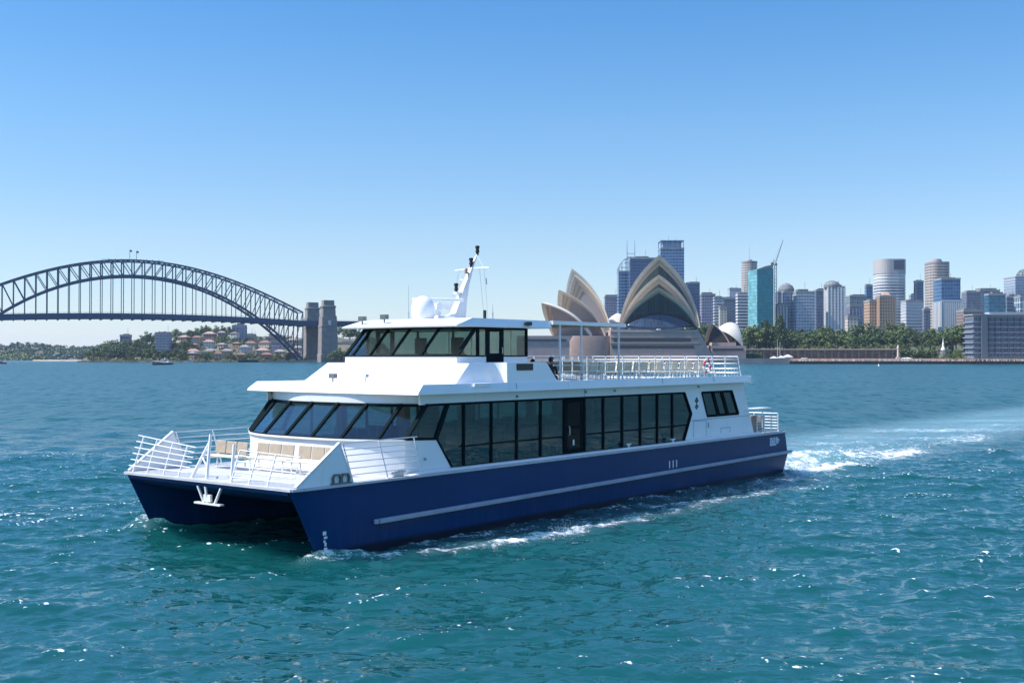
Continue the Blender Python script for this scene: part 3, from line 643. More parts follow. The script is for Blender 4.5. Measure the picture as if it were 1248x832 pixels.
# wheelhouse roof
def rl(y): return -8.22 - 0.42 * (abs(y) / 2.95) ** 2
ry = [-2.95 + 5.9 * i / 16 for i in range(17)]
r0 = [(rl(y) - 0.06, y, 7.07) for y in ry] + [(-14.3, 2.93, 7.10), (-14.3, -2.93, 7.10)]
r1 = [(rl(y), y, 7.12) for y in ry] + [(-14.35, 2.96, 7.12), (-14.35, -2.96, 7.12)]
r2 = [(rl(y) - 1.02, y * 0.955, 7.40) for y in ry] + [(-14.35, 2.88, 7.40), (-14.35, -2.88, 7.40)]
rf = MB(); rf.grid([r0, r1, r2], closed=True); rf.add(r0, [tuple(range(len(r0)))]); rf.add(r2, [tuple(range(len(r2)))])
roof = part(rf, 'wheelhouse_roof', WHITE, smooth=25)
# canopy over the fore part of the open deck
cn = MB(); cn.bb(-14.352, -19.6, -3.0, 3.0, 7.33, 7.40); cn.bb(-14.352, -19.6, 2.94, 3.02, 7.26, 7.41); cn.bb(-14.352, -19.6, -3.02, -2.94, 7.26, 7.41); cn.bb(-19.6, -19.68, -3.02, 3.02, 7.26, 7.41)
can = part(cn, 'canopy', WHITE)
m = MB(); m.bb(-14.36, -19.55, -2.93, 2.93, 7.30, 7.329)
for i in range(9): m.bb(-14.6 - i * .6, -14.66 - i * .6, -2.93, 2.93, 7.25, 7.30)
part(m, 'canopy_lining', LINING, can)
for s in (1, -1):
    for x in (-14.9, -16.4, -19.2):
        m = MB(); m.tube([(x, s * 2.95, 4.87), (x, s * 2.95, 7.28)], 0.045, 8); part(m, 'canopy_post', STEEL, can)
# mast and aerials
m = MB()
mp = [((-11.15, 7.40), (-12.48, 7.40)), ((-11.75, 7.72), (-12.52, 7.75)), ((-12.0, 8.1), (-12.58, 8.2)), ((-12.35, 8.75), (-12.74, 8.85)), ((-12.78, 9.4), (-12.97, 9.45)), ((-13.0, 9.75), (-13.13, 9.78)), ((-13.27, 10.12), (-13.34, 10.12))]
rg = []
for i, (a, b) in enumerate(mp):
    t = (0.24 - 0.033 * i) * .8; mx_ = (a[0] + b[0]) / 2; a = (mx_ + (a[0] - mx_) * .82, a[1]); b = (mx_ + (b[0] - mx_) * .82, b[1]); rg.append([(a[0], -t, a[1]), (a[0], t, a[1]), (b[0], t, b[1]), (b[0], -t, b[1])])
m.grid(rg, closed=True); m.add(rg[-1], [(0, 1, 2, 3)])
mast = part(m, 'mast', mat('mast_grey_white', (0.62, 0.63, 0.64), .4, var=.06), bevel=0.03)
m = MB(); m.tube([(-12.92, -0.85, 9.47), (-12.95, 0, 9.53), (-13.0, 0.85, 9.52)], 0.022, 6); m.tube([(-12.9, -0.55, 9.46), (-12.9, -.55, 9.1)], 0.012, 5); m.tube([(-12.9, -0.55, 9.1), (-12.7, 0, 9.0)], 0.02, 5); part(m, 'yard', STEEL, mast)
def nav(x, y, z, s=1.0):
    q = MB(); q.lathe([(0.05, -0.12), (0.06, 0), (0.085, 0), (0.085, .05), (0.07, .06), (0.07, .16), (0.09, .17), (0.09, .25), (0.03, .27)], (x, y, z), 12); return part(q, 'navigation_light', BLACK, mast)
nav(-13.32, 0, 10.2); nav(-12.93, 0, 9.68); nav(-12.02, 0, 8.62)
m = MB(); m.bb(-12.93, -13.05, -.04, .04, 9.5, 9.6); m.bb(-11.95, -12.45, -.08, .08, 8.46, 8.54); m.bar((-12.05, 0, 8.5), (-12.35, 0, 8.25), 0.05); part(m, 'light_bracket', WHITE, mast)
m = MB(); m.lathe([(0.06, 0), (0.06, .12), (0.03, .16)], (-12.62, 0.0, 9.36), 8); m.bb(-12.55, -12.75, -.03, .03, 9.3, 9.36); part(m, 'horn', mat('horn_copper', (.30, .16, .12), .5), mast)
m = MB()
for a, b in (((-13.28, 0, 10.08), (-13.0, 0.62, 9.5)), ((-13.0, 0.62, 9.5), (-12.9, 0.9, 7.42)), ((-12.97, .4, 9.5), (-13.1, .55, 7.42)), ((-12.92, -.6, 9.48), (-12.6, -1.0, 7.42))): m.tube([a, b], 0.008, 4)
m.bar((-12.96, .72, 9.1), (-12.95, .76, 8.85), 0.06)
part(m, 'stay', GREYP, mast)
m = MB(); prof = [(0.36, 0), (0.42, .05), (0.45, .22), (0.45, .44), (0.40, .64), (0.28, .79), (0.12, .87), (0.01, .88)]
m.lathe(prof, (-10.05, 0.05, 7.42), 24); rd = part(m, 'radome', WHITE, roof, smooth=40)
m = MB(); m.lathe([(0.22, 0), (0.20, .12), (0.12, .2), (0.12, .36), (0.2, .40), (0.2, .62), (0.1, .66)], (-10.95, 0.0, 7.40), 14); m.bb(-10.7, -11.5, -.16, .16, 7.82, 8.05)
ra = part(m, 'radar_pedestal', WHITE, roof, smooth=30)
m = MB(); m.box((-10.95, 0, 8.19), (0.14, 2.0, 0.13), rz=-BOAT_RZ - R(78)); m.lathe([(.1, 8.0), (.1, 8.13)], (-10.95, 0, 0), 10); part(m, 'radar_scanner', WHITE, ra, bevel=0.03)
m = MB(); m.bb(-10.6, -11.25, .3, .62, 7.4, 7.55); m.bb(-11.4, -11.8, -.5, -.2, 7.4, 7.62); part(m, 'equipment_box', WHITE, roof, bevel=0.03)
def whip(x, y, z0, z1, name='whip_aerial'):
    q = MB(); q.tube([(x, y, z0), (x, y, z0 + 0.25)], 0.03, 6); q.tube([(x, y, z0 + .25), (x, y, z1)], [0.012, 0.006], 5); return part(q, name, GREYP, roof)
whip(-9.30, 0, 7.4, 8.68); whip(-11.1, 2.6, 7.4, 7.95); whip(-13.6, -1.2, 7.4, 8.3)
def flood(x, y, z, parent, ang=0.0):
    q = MB(); M3 = Matrix.Rotation(ang, 3, 'Z')
    q.tube([(x, y, z), (x, y, z + .13)], 0.03, 6); q.box((x, y, z + .22), (0.12, 0.34, 0.17), rz=ang); q.box(Vector((x, y, z + .22)) + M3 @ Vector((0.065, 0, 0)), (0.012, 0.29, 0.12), rz=ang); return part(q, 'floodlight', mat('lamp_grey', (0.10, 0.11, 0.12), 0.4), parent)
flood(-8.75, -1.9, 7.22, roof); flood(-8.62, -0.6, 7.26, roof); flood(-6.5, -1.1, 5.08, ferry)
q = MB(); q.tube([(-7.0, 0.05, 5.07), (-7.0, 0.05, 5.25)], 0.03, 6); q.tube([(-7.05, 0.0, 5.22), (-6.9, 0.25, 5.32)], [0.03, 0.07], 8); part(q, 'deck_horn', ALU)
q = MB(); q.lathe([(0.06, 0), (0.06, .3), (0.05, .32)], (-10.7, 2.55, 7.40), 8); part(q, 'sidelight', BLACK, roof)
q = MB(); q.bb(-12.6, -12.95, 2.93, 3.06, 7.19, 7.33); part(q, 'sidelight', BLACK, roof, bevel=0.02)
q = MB()
for y in (-2.4, 0.2, 2.0): q.lathe([(0.07, 0), (0.09, -.06), (0.05, -.1)], (-5.4, y, 4.72), 10)
part(q, 'downlight', GREYP)
# railings
def railing(name, posts, rails, r=0.02, pr=0.026):
    m = MB()
    for pth in rails: m.tube(pth, r, 6)
    o = part(m, name, STEEL)
    for a, b in posts:
        q = MB(); q.tube([a, b], pr, 6); q.lathe([(0.06, 0), (0.06, 0.015), (0.03, 0.02)], a, 8); part(q, 'post', STEEL, o)
    return o
for s in (1, -1):
    px_ = [-13.35, -14.0, -15.0] + [-16.3 - 1.27 * k for k in range(9)]
    y = s * 4.2
    railing('upper_railing', [((x, y, 5.08), (x, y, 6.02)) for x in px_] + [((-28.08, y, 5.06), (-27.74, y, 6.0))],
            [[(-12.75 if z > 5.5 else -13.1, y, z), (-27.75 - (6.0 - z) * 0.36, y, z)] for z in (5.22, 5.42, 5.66, 5.85, 6.02)], 0.016)
    m = MB()
    for i in range(46): m.tube([(-14.2 - i * 0.3, y, 5.08), (-14.2 - i * 0.3, y, 5.42)], 0.008, 4)
    part(m, 'railing_infill', STEEL)
railing('upper_railing', [((-28.1, y, 5.0), (-27.76, y, 6.0)) for y in (-2.8, -1.4, 0, 1.4, 2.8)], [[(-27.75 - (6.0 - z) * 0.36, -4.2, z), (-27.75 - (6.0 - z) * 0.36, 4.2, z)] for z in (5.22, 5.42, 5.66, 5.85, 6.0)], 0.016)
def fx(z): return -0.14 - 0.40 * (z - 2.165) / 1.1
def front_rail(y0, y1, posts, ztop0, ztop1, n):
    rails = []; 
    for k in range(n):
        f = (k + 1) / n
        z0 = 2.165 + (ztop0 - 2.165) * f; z1 = 2.165 + (ztop1 - 2.165) * f
        rails.append([(fx(z0), y0, z0), (fx(z1), y1, z1)])
    ps = []
    for y in posts:
        zt = ztop0 + (ztop1 - ztop0) * (y - y0) / (y1 - y0); ps.append(((fx(2.165), y, 2.165), (fx(zt), y, zt)))
    railing('bow_railing', ps, rails, 0.021, 0.028)
front_rail(-4.22, -0.95, (-3.9, -3.1, -2.2, -1.4), 3.34, 3.1, 6)
front_rail(1.25, 4.05, (1.25, 2.1, 2.95), 3.12, 3.06, 6)
railing('bow_gate_post', [((-0.3, 1.05, 2.165), (-0.42, 1.05, 3.3)), ((-0.25, -0.85, 2.165), (-0.9, -0.72, 3.35)), ((-0.3, -0.15, 2.165), (-0.5, -0.22, 3.55))], [[(-0.35, -0.15, 2.5), (-0.6, -0.8, 2.8)], [(-0.42, -0.2, 3.1), (-0.75, -0.75, 3.0)]], 0.025, 0.05)
for s in (1, -1):
    y = s * 4.17
    pr = [(-2.45, -2.02), (-3.95, -3.55), (-5.55, -5.15)]
    railing('bow_railing', [((a, y, 2.165), (b, y, 3.36)) for a, b in pr[(0 if s == 1 else 0):]],
            [[(-1.95 - (3.36 - z) * 0.42, y, z), (-5.2 - (3.36 - z) * 0.33, y, z)] for z in (2.4, 2.6, 2.8, 3.0, 3.18)] + [[(-1.9, y, 3.38), (-5.3, y, 3.40)]], 0.017, 0.024)
# stern railing, lockers and awning bar
for s in (1, -1):
    y = s * 3.95
    railing('stern_railing', [((x, y, 2.165), (x, y, 3.08)) for x in (-30.3, -31.1, -31.9, -32.7)], [[(-30.2, y, z), (-32.72, y, z)] for z in (2.3, 2.45, 2.6, 2.75, 2.9, 3.08)], 0.016)
railing('stern_railing', [((-32.7, y, 2.165), (-32.7, y, 3.08)) for y in (-2.6, -1.3, 0, 1.3, 2.6)], [[(-32.7, -3.95, z), (-32.7, 3.95, z)] for z in (2.3, 2.45, 2.6, 2.75, 2.9, 3.08)], 0.016)
m = MB()
for i in range(26): m.tube([(-30.25 - i * .098, 3.95, 2.165), (-30.25 - i * .098, 3.95, 3.08)], 0.007, 4); m.tube([(-30.25 - i * .098, -3.95, 2.165), (-30.25 - i * .098, -3.95, 3.08)], 0.007, 4)
part(m, 'stern_infill', ALU)
m = MB()
for s in (1, -1):
    m.bb(-29.05, -31.9, s * 3.3, s * 3.95, 3.34, 3.41); m.tube([(-31.6, s * 3.6, 2.165), (-31.6, s * 3.6, 3.34)], 0.03)
part(m, 'stern_awning', WHITE)
for bx_ in ((-31.0, -31.7, 2.6, 3.3, 2.165, 3.0), (-31.9, -32.3, 2.2, 3.4, 2.165, 2.95), (-30.4, -30.8, 1.0, 2.0, 2.165, 3.1)):
    m = MB(); m.bb(*bx_); part(m, 'stern_locker', mat('locker', (0.20, 0.17, 0.15), 0.6, var=0.2), bevel=0.03)
# benches
bench(-2.75, -2.35, 2.165, 1.75, 0.0, CREAM, TAN, STEEL, 'bow_bench', 0.46)
bench(-3.0, -0.35, 2.165, 1.9, 0.0, CREAM, TAN, STEEL, 'bow_bench', 0.46)
bench(-3.0, 1.75, 2.165, 1.9, 0.0, CREAM, TAN, STEEL, 'bow_bench', 0.46)
for i in range(8): bench(-16.4 - i * 1.3, 3.15, 4.875, 1.2, R(-90), CREAM, CREAM, STEEL, 'deck_bench', 0.44)
for i in range(8): bench(-16.4 - i * 1.3, -3.15, 4.875, 1.2, R(90), CREAM, CREAM, STEEL, 'deck_bench', 0.44)
for i in range(7): bench(-15.0 - i * 1.6, 0.4, 4.875, 2.6, 0.0, CREAM, CREAM, STEEL, 'deck_bench', 0.44)
# bow fittings
m = MB()
for y0, y1 in ((-0.28, -0.05), (0.10, 0.12), (0.88, 0.50)): m.bar((-0.06, y0, 1.97), (-0.12, y1, 1.46), 0.07, 0.05)
m.bar((-0.12, -0.45, 1.44), (-0.12, 0.85, 1.44), 0.16, 0.05); m.bb(-0.08, -0.16, -0.02, 0.32, 1.5, 1.72)
part(m, 'anchor_bracket', STEEL)
m = MB()
for a in (-1.72, -2.06):
    p = [(a - .14, 2.2), (a - .16, 2.36), (a - .1, 2.46), (a + .1, 2.46), (a + .16, 2.36), (a + .14, 2.2)]
    for q, r_ in zip(p[:-1], p[1:]): m.bar((q[0], 4.235, q[1]), (r_[0], 4.235, r_[1]), 0.05, 0.09, up=(0, 1, 0))
m.bar((-1.5, 4.235, 2.19), (-2.3, 4.235, 2.19), 0.05, 0.09, up=(0, 1, 0)); part(m, 'fairlead', mat('fairlead_grey', (0.16, 0.17, 0.18), 0.4, metal=0.6))
for x in (-18.2, -21.8, -4.6):
    m = MB(); m.tube([(x, 4.08, 2.24), (x, 4.08, 2.40)], 0.05, 8); m.tube([(x - .16, 4.08, 2.37), (x + .16, 4.08, 2.37)], 0.035, 8); part(m, 'bollard', STEEL)
m = MB(); m.bb(-4.3, -4.75, 3.98, 4.12, 2.17, 2.36); m.tube([(-4.2, 4.05, 2.3), (-4.9, 4.05, 2.3)], 0.05, 8); part(m, 'cleat', ALU, bevel=0.02)

# ---- things aboard that could be lifted away
def to_world(x, y, z): return BOAT + FW * x + PT * y + Vector((0, 0, z))
lr = MB(); NT = 40
rows = []
for k in range(NT + 1):
    a = 2 * math.pi * k / NT; rows.append([((0.29 + 0.075 * math.cos(2 * math.pi * j / 10)) * math.cos(a), 0.06 * math.sin(2 * math.pi * j / 10), (0.29 + 0.075 * math.cos(2 * math.pi * j / 10)) * math.sin(a)) for j in range(10)])
for k in range(NT):
    lr.cur = 1 if (k // 5) % 2 else 0; lr.grid([rows[k], rows[k + 1]], closed=True)
lro = lr.build('life_ring', [RED, WHITE], None, smooth=True, loc=to_world(-24.95, 4.06, 5.56)); lro.rotation_euler = (0, 0, BOAT_RZ)
tag(lro, 'red and white life ring hung inside the ferry upper railing near the stern', 'life ring')

def person(loc, rz, label, shirt, hair_m, cap=None, scale=1.0, trousers=(0.03, 0.04, 0.07)):
    """a seated figure: one skinned body, with hair and clothes as children"""
    J = {'pel': (0, 0, .52, .14), 'wai': (-.02, 0, .70, .125), 'che': (-.01, 0, .90, .15), 'nk0': (0, 0, 1.04, .07), 'nk1': (.015, 0, 1.10, .055), 'hd0': (.03, 0, 1.17, .085), 'hd1': (.03, 0, 1.27, .095), 'hd2': (.02, 0, 1.34, .06)}
    E = [('pel', 'wai'), ('wai', 'che'), ('che', 'nk0'), ('nk0', 'nk1'), ('nk1', 'hd0'), ('hd0', 'hd1'), ('hd1', 'hd2')]
    for s, n in ((1, 'l'), (-1, 'r')):
        J[n + 'sh'] = (0, s * .18, .98, .065); J[n + 'el'] = (.05, s * .25, .72, .045); J[n + 'wr'] = (.27, s * .16, .62, .032); J[n + 'ha'] = (.36, s * .13, .62, .035)
        J[n + 'hip'] = (.05, s * .10, .50, .095); J[n + 'kn'] = (.45, s * .12, .50, .062); J[n + 'an'] = (.45, s * .12, .09, .042); J[n + 'to'] = (.62, s * .13, .04, .035)
        E += [('che', n + 'sh'), (n + 'sh', n + 'el'), (n + 'el', n + 'wr'), (n + 'wr', n + 'ha'), ('pel', n + 'hip'), (n + 'hip', n + 'kn'), (n + 'kn', n + 'an'), (n + 'an', n + 'to')]
    ks = list(J); me = bpy.data.meshes.new('skeleton'); me.from_pydata([J[k][:3] for k in ks], [(ks.index(a), ks.index(b)) for a, b in E], [])
    o = bpy.data.objects.new('skeleton', me); col.objects.link(o)
    md = o.modifiers.new('skin', 'SKIN'); o.modifiers.new('sub', 'SUBSURF').levels = 2
    for i, k in enumerate(ks):
        r = J[k][3]; me.skin_vertices[0].data[i].radius = (r, r); me.skin_vertices[0].data[i].use_root = (k == 'pel')
    dg = bpy.context.evaluated_depsgraph_get(); bm_ = bpy.data.meshes.new_from_object(o.evaluated_get(dg))
    bpy.data.objects.remove(o)
    skin = mat('skin', (0.45, 0.27, 0.19), 0.5); sh = mat('shirt_' + '_'.join(map(str, shirt)), shirt, 0.8); trs = mat('trousers', trousers, 0.8)
    bm_.materials.clear()
    for q in (skin, sh, trs): bm_.materials.append(q)
    for p in bm_.polygons:
        c = p.center; p.material_index = 0
        if c.z < 0.56 and c.z > 0.09 and c.x < 0.52: p.material_index = 2
        elif c.z < 1.045 and c.x < 0.2 and c.z >= 0.56: p.material_index = 1
    bm_.polygons.foreach_set('use_smooth', [True] * len(bm_.polygons))
    b = bpy.data.objects.new('person', bm_); col.objects.link(b); b.location = loc; b.rotation_euler = (0, 0, rz); b.scale = (scale,) * 3
    tag(b, label, 'person')
    hm = MB(); rows = []
    for i in range(7):
        ph = i / 6 * 1.9; rows.append([(0.005 - 0.03 * (ph > 1.2) + 0.118 * math.sin(ph) * math.cos(t) * (0.98 if math.cos(t) < 0.3 else 0.86), 0.108 * math.sin(ph) * math.sin(t), 1.265 + 0.125 * math.cos(ph) - (0.05 if ph > 1.5 and math.cos(t) < 0.2 else 0) + (0.06 if ph > 1.5 and math.cos(t) > 0.3 else 0)) for t in [2 * math.pi * k / 16 for k in range(16)]])
    hm.grid(rows, closed=True); hm.build('hair', hair_m, b, smooth=True)
    fc = MB()
    for s in (1, -1): fc.box((0.122, s * .034, 1.235), (0.012, 0.024, 0.012)); fc.box((0.02, s * .098, 1.215), (0.04, 0.018, 0.06))
    fc.box((0.125, 0, 1.205), (0.03, 0.022, 0.045)); fc.box((0.118, 0, 1.165), (0.012, 0.045, 0.01))
    fc.build('face', mat('face_dark', (0.25, 0.12, 0.09), 0.5), b)
    if cap:
        cp = MB(); cp.lathe([(0.122, 1.29), (0.118, 1.34), (0.08, 1.39), (0.02, 1.405)], (0.005, 0, 0), 16); cp.box((0.15, 0, 1.297), (0.13, 0.16, 0.012)); cp.build('cap', cap, b, smooth=True)
    return b
HAIR = mat('black_hair', (0.012, 0.009, 0.008), 0.5)
person(to_world(-15.75, 1.9, 4.70), BOAT_RZ + R(200), 'dark haired passenger in pale blue cap sitting behind the ferry wheelhouse', (0.04, 0.04, 0.06), HAIR, mat('blue_cap', (0.05, 0.12, 0.25), 0.7), 0.93)
person(to_world(-15.3, 1.3, 4.66), BOAT_RZ + R(180), 'bareheaded dark haired passenger beside the one in the blue cap', (0.25, 0.25, 0.28), HAIR, None, 0.9)
# ------------------------------------------------------------------ land
rnd = random.Random(7)
SOIL = mat('bush_soil', (0.055, 0.070, 0.030), 0.9, var2=(0.12, 0.10, 0.06), scale=0.03, bump=0.5)
SAND = mat('sandstone_shore', (0.34, 0.28, 0.20), 0.9, var=0.25, scale=0.15, bump=0.3)
CONC = mat('quay_concrete', (0.22, 0.22, 0.22), 0.85, var=0.18, scale=0.12, bump=0.1)
def land_grid(name, u0, u1, d0, d1, hfn, m, nu=60, nd=30, kind='structure'):
    """a hill: rows of points between two bearings and two distances"""
    mb = MB(); rows = []
    for j in range(nd + 1):
        d = d0 + (d1 - d0) * (j / nd) ** 1.3; row = []
        for i in range(nu + 1):
            u = u0 + (u1 - u0) * i / nu; p = at(u, HOR, d); row.append((p.x, d, hfn(u, d)))
        rows.append(row)
    mb.grid(rows); o = mb.build(name, m, None, smooth=True); tag(o, kind=kind); return o
def ss(a, b, x):
    t = min(1, max(0, (x - a) / (b - a))); return t * t * (3 - 2 * t)
def headland_h(u, d):
    e = ss(98, 150, u) 
    return -1.0 + (2.6 * ss(1195, 1200, d) + 30 * ss(1205, 1420, d) * (0.35 + 0.65 * ss(120, 260, u)) * (0.88 + .12 * math.sin(u * .09 + d * .02))) * ss(96, 112, u) * (1 - .96 * ss(450, 498, u))
land_grid('headland', 92, 500, 1194, 1650, headland_h, SOIL, 90, 40)
land_grid('far_hill', -260, 180, 2150, 3000, lambda u, d: -1 + 30 * ss(2160, 2600, d) * (0.85 + 0.15 * math.sin(u * .05)), SOIL, 60, 14)
land_grid('far_spit', -260, 62, 1780, 2100, lambda u, d: -1 + 10 * ss(1785, 1900, d) * (1 - ss(20, 60, u)), SOIL, 50, 10)
land_grid('bridge_shore', -420, -30, 1020, 1180, lambda u, d: -1.5 + 9 * ss(1022, 1060, d) * (1 - ss(-90, -34, u)) * (1 - .95 * ss(1130, 1178, d)), SOIL, 40, 16)
CITY_D = 900.0
def city_h(u, d): return 1.4 + (9.4 * ss(963, 968, d) + 10 * ss(1000, 1300, d)) * ss(640, 740, u)
land_grid('city_ground', 600, 1700, 940, 2600, city_h, mat('garden_lawn', (0.04, 0.065, 0.02), 0.9, var2=(0.09, 0.09, 0.05), scale=0.04), 60, 30)

# ------------------------------------------------------------------ foliage
def leafm(name, a, b):
    m = bpy.data.materials.new(name); m.use_nodes = True; n = m.node_tree.nodes; l = m.node_tree.links; p = n['Principled BSDF']
    tc = n.new('ShaderNodeTexCoord'); no = n.new('ShaderNodeTexNoise'); no.inputs['Scale'].default_value = 0.35; no.inputs['Detail'].default_value = 4
    oi = n.new('ShaderNodeObjectInfo'); mx = n.new('ShaderNodeMix'); mx.data_type = 'RGBA'; mx.inputs[6].default_value = (*a, 1); mx.inputs[7].default_value = (*b, 1)
    l.new(tc.outputs['Object'], no.inputs['Vector']); ad = n.new('ShaderNodeMath'); ad.operation = 'MULTIPLY_ADD'; ad.inputs[1].default_value = 0.55; ad.use_clamp = True
    mu = n.new('ShaderNodeMath'); mu.operation = 'MULTIPLY'; mu.inputs[1].default_value = 0.75; l.new(oi.outputs['Random'], mu.inputs[0])
    l.new(no.outputs[0], ad.inputs[0]); l.new(mu.outputs[0], ad.inputs[2]); l.new(ad.outputs[0], mx.inputs[0]); l.new(mx.outputs[2], p.inputs['Base Color'])
    p.inputs['Roughness'].default_value = 0.6; p.inputs['Specular IOR Level'].default_value = 0.25
    return m
LEAF = leafm('broad_leaves', (0.026, 0.056, 0.014), (0.105, 0.140, 0.034)); LEAFD = leafm('dark_leaves', (0.022, 0.050, 0.018), (0.055, 0.090, 0.028)); LEAFY = leafm('pale_leaves', (0.075, 0.115, 0.030), (0.15, 0.18, 0.05))
BARK = mat('bark', (0.12, 0.09, 0.065), 0.9, var=0.3, scale=2, bump=0.05)
def leaf_cloud(mb, rng, c, r, n, size):
    for _ in range(n):
        d = Vector((rng.gauss(0, 1), rng.gauss(0, 1), rng.gauss(0, 1))).normalized() * (r * (0.55 + 0.5 * rng.random())); d.z *= 0.75
        p = Vector(c) + d; nv = (d.normalized() + Vector((rng.uniform(-.7, .7), rng.uniform(-.7, .7), rng.uniform(-.2, .9)))).normalized()
        t = nv.orthogonal().normalized(); t.rotate(Matrix.Rotation(rng.random() * 6.28, 3, nv)); b = nv.cross(t); s = size * rng.uniform(.6, 1.3)
        mb.add([p - t * s - b * s * .6, p + t * s - b * s * .5, p + t * s * .7 + b * s * .6, p - t * s * .7 + b * s * .6], [(0, 1, 2, 3)])
def broad_proto(seed, w, h, clumps=64, per=24):
    """crown and trunk meshes of a spreading tree of height 1 -> scaled in metres"""
    rng = random.Random(seed); cr = MB(); tr = MB(); tips = []
    tr.tube([(0, 0, -1), (0.1, 0, h * .18), (0.0, .1, h * .34)], [h * .035, h * .028, h * .022], 8)
    for k in range(clumps):
        a = rng.random() * 6.283; e = rng.random() ** 0.6; rad = w / 2 * math.sqrt(rng.random()) * 0.92
        lobe = 1 + .22 * math.sin(3 * a + seed) + .1 * math.sin(5 * a)
        rad *= lobe; zc = h * (.20 + .72 * (1 - (rad / (w * .56)) ** 2) * rng.uniform(.35, 1.0))
        c = (rad * math.cos(a), rad * math.sin(a), zc); leaf_cloud(cr, rng, c, h * rng.uniform(.085, .15), per, h * .034)
        if k % 6 == 0: tips.append(c)
    for t in tips: tr.tube([(0, 0, h * .3), (t[0] * .5, t[1] * .5, h * .3 + (t[2] - h * .3) * .6), t], [h * .016, h * .010, h * .003], 5)
    return cr, tr
def conifer_proto(seed, w, h):
    rng = random.Random(seed); cr = MB(); tr = MB()
    tr.tube([(0, 0, -1), (0, 0, h * .5), (0, 0, h)], [h * .022, h * .014, h * .003], 8)
    for k in range(15):
        z = h * (.12 + .86 * k / 15); rr = w / 2 * (1 - (k / 15) ** 1.2) + .25
        for j in range(7):
            a = j / 7 * 6.283 + k * 1.3 + rng.uniform(-.2, .2); q = rr * rng.uniform(.75, 1.1)
            tr.tube([(0, 0, z), (q * math.cos(a), q * math.sin(a), z + q * .08)], [h * .005, h * .002], 4)
            for f in (.45, .75, 1): leaf_cloud(cr, rng, (q * f * math.cos(a), q * f * math.sin(a), z + q * .08 * f), h * .035, 9, h * .018)
    return cr, tr
PROTO = {}
def proto(kind):
    if kind not in PROTO:
        k = kind.split('.')[0]; i = int(kind.split('.')[1])
        if k == 'fig': c, t = broad_proto(10 + i, 1.25 * 10, 10)
        elif k == 'gum': c, t = broad_proto(30 + i, 0.75 * 10, 10, 48, 24)
        elif k == 'pine': c, t = conifer_proto(50 + i, 4.2, 10)
        else: c, t = broad_proto(70 + i, 1.0 * 10, 6, 22, 22)
        m = {'fig': LEAF, 'gum': LEAF, 'pine': LEAFD, 'bush': LEAFY}[k]
        if k == 'fig' and i == 2: m = LEAFD
        PROTO[kind] = (c.mesh('crown', m), t.mesh('trunk', BARK))
    return PROTO[kind]
def tree(kind, loc, h, label, group, name='broadleaf_tree', wide=1.0):
    cm, tm = proto(kind); base = 10 if kind.split('.')[0] != 'bush' else 6
    r = empty(name, loc, label, 'tree' if name != 'garden_shrub' else 'shrub', group, rz=rnd.random() * 6.28); s = h / base; r.scale = (s * wide, s * wide, s)
    for n_, me in (('crown', cm), ('trunk', tm)):
        o = bpy.data.objects.new(n_, me); col.objects.link(o); o.parent = r
    return r

# ------------------------------------------------------------------ arch bridge
STEELB = mat('bridge_steel', (0.018, 0.060, 0.120), 0.6, spec=0.25, var=0.15, scale=0.2)
STONE = mat('granite_pylon', (0.20, 0.18, 0.165), 0.85, var=0.16, scale=0.25, bump=0.05)
TH, SPAN, D0, X0 = 0.417, 339.4, 1200.0, -220.46
axis = Vector((-math.cos(TH), -math.sin(TH), 0)); perp = Vector((-math.sin(TH), math.cos(TH), 0)); B0 = Vector((X0, D0, 0))
bridge = empty('arch_bridge', B0, 'dark blue steel arch bridge with hanging road deck and stone end towers', 'bridge')
def zt(s): return 52.4 + 49.3 * (1 - s * s) - 6.64 * (s * s - s ** 4)
def zb(s): return 2.45 + 83.7 * (1 - s * s) + 13.1 * (s * s - s ** 4)
def zd(s): return 41.0 + 5.0 * (1 - s * s)
NP = 34; BW = 24.0
def bp(i, off, z): return axis * (SPAN * i / NP) + perp * off + Vector((0, 0, z))
for off in (0.0, BW):
    m = MB()
    for i in range(NP):
        s0, s1 = 2 * i / NP - 1, 2 * (i + 1) / NP - 1
        m.bar(bp(i, off, zt(s0)), bp(i + 1, off, zt(s1)), 1.5, 1.5); m.bar(bp(i, off, zb(s0)), bp(i + 1, off, zb(s1)), 1.9, 2.1)
        if i >= NP / 2: m.bar(bp(i, off, zb(s0)), bp(i + 1, off, zt(s1)), 0.75)
        else: m.bar(bp(i, off, zt(s0)), bp(i + 1, off, zb(s1)), 0.75)
    for i in range(NP + 1):
        s0 = 2 * i / NP - 1; m.bar(bp(i, off, zb(s0)), bp(i, off, zt(s0)), 0.95)
    m.build('arch_truss', STEELB, bridge)
m = MB()
for i in range(NP):
    s0, s1 = 2 * i / NP - 1, 2 * (i + 1) / NP - 1
    for z in (zt, zb):
        m.bar(bp(i, 0, z(s0)), bp(i, BW, z(s0)), 0.7); m.bar(bp(i, 0, z(s0)), bp(i + 1, BW, z(s1)), 0.5); m.bar(bp(i, BW, z(s0)), bp(i + 1, 0, z(s1)), 0.5)
m.build('cross_bracing', STEELB, bridge)
dk = MB()
ext = [-9] + list(range(0, NP + 1)) + [NP + 8]
for a, b in zip(ext[:-1], ext[1:]):
    sa, sb = max(-1, min(1, 2 * a / NP - 1)), max(-1, min(1, 2 * b / NP - 1))
    for off in (-1.5, BW + 1.5): dk.bar(bp(a, off, zd(sa)), bp(b, off, zd(sb)), 0.9, 5.2)
    dk.bar(bp(a, BW / 2, zd(sa) + .6), bp(b, BW / 2, zd(sb) + .6), BW + 2, 1.2)
    for off in (-2.4, BW + 2.4):
        dk.bar(bp(a, off, zd(sa) + 3.6), bp(b, off, zd(sb) + 3.6), 0.15, 0.2)
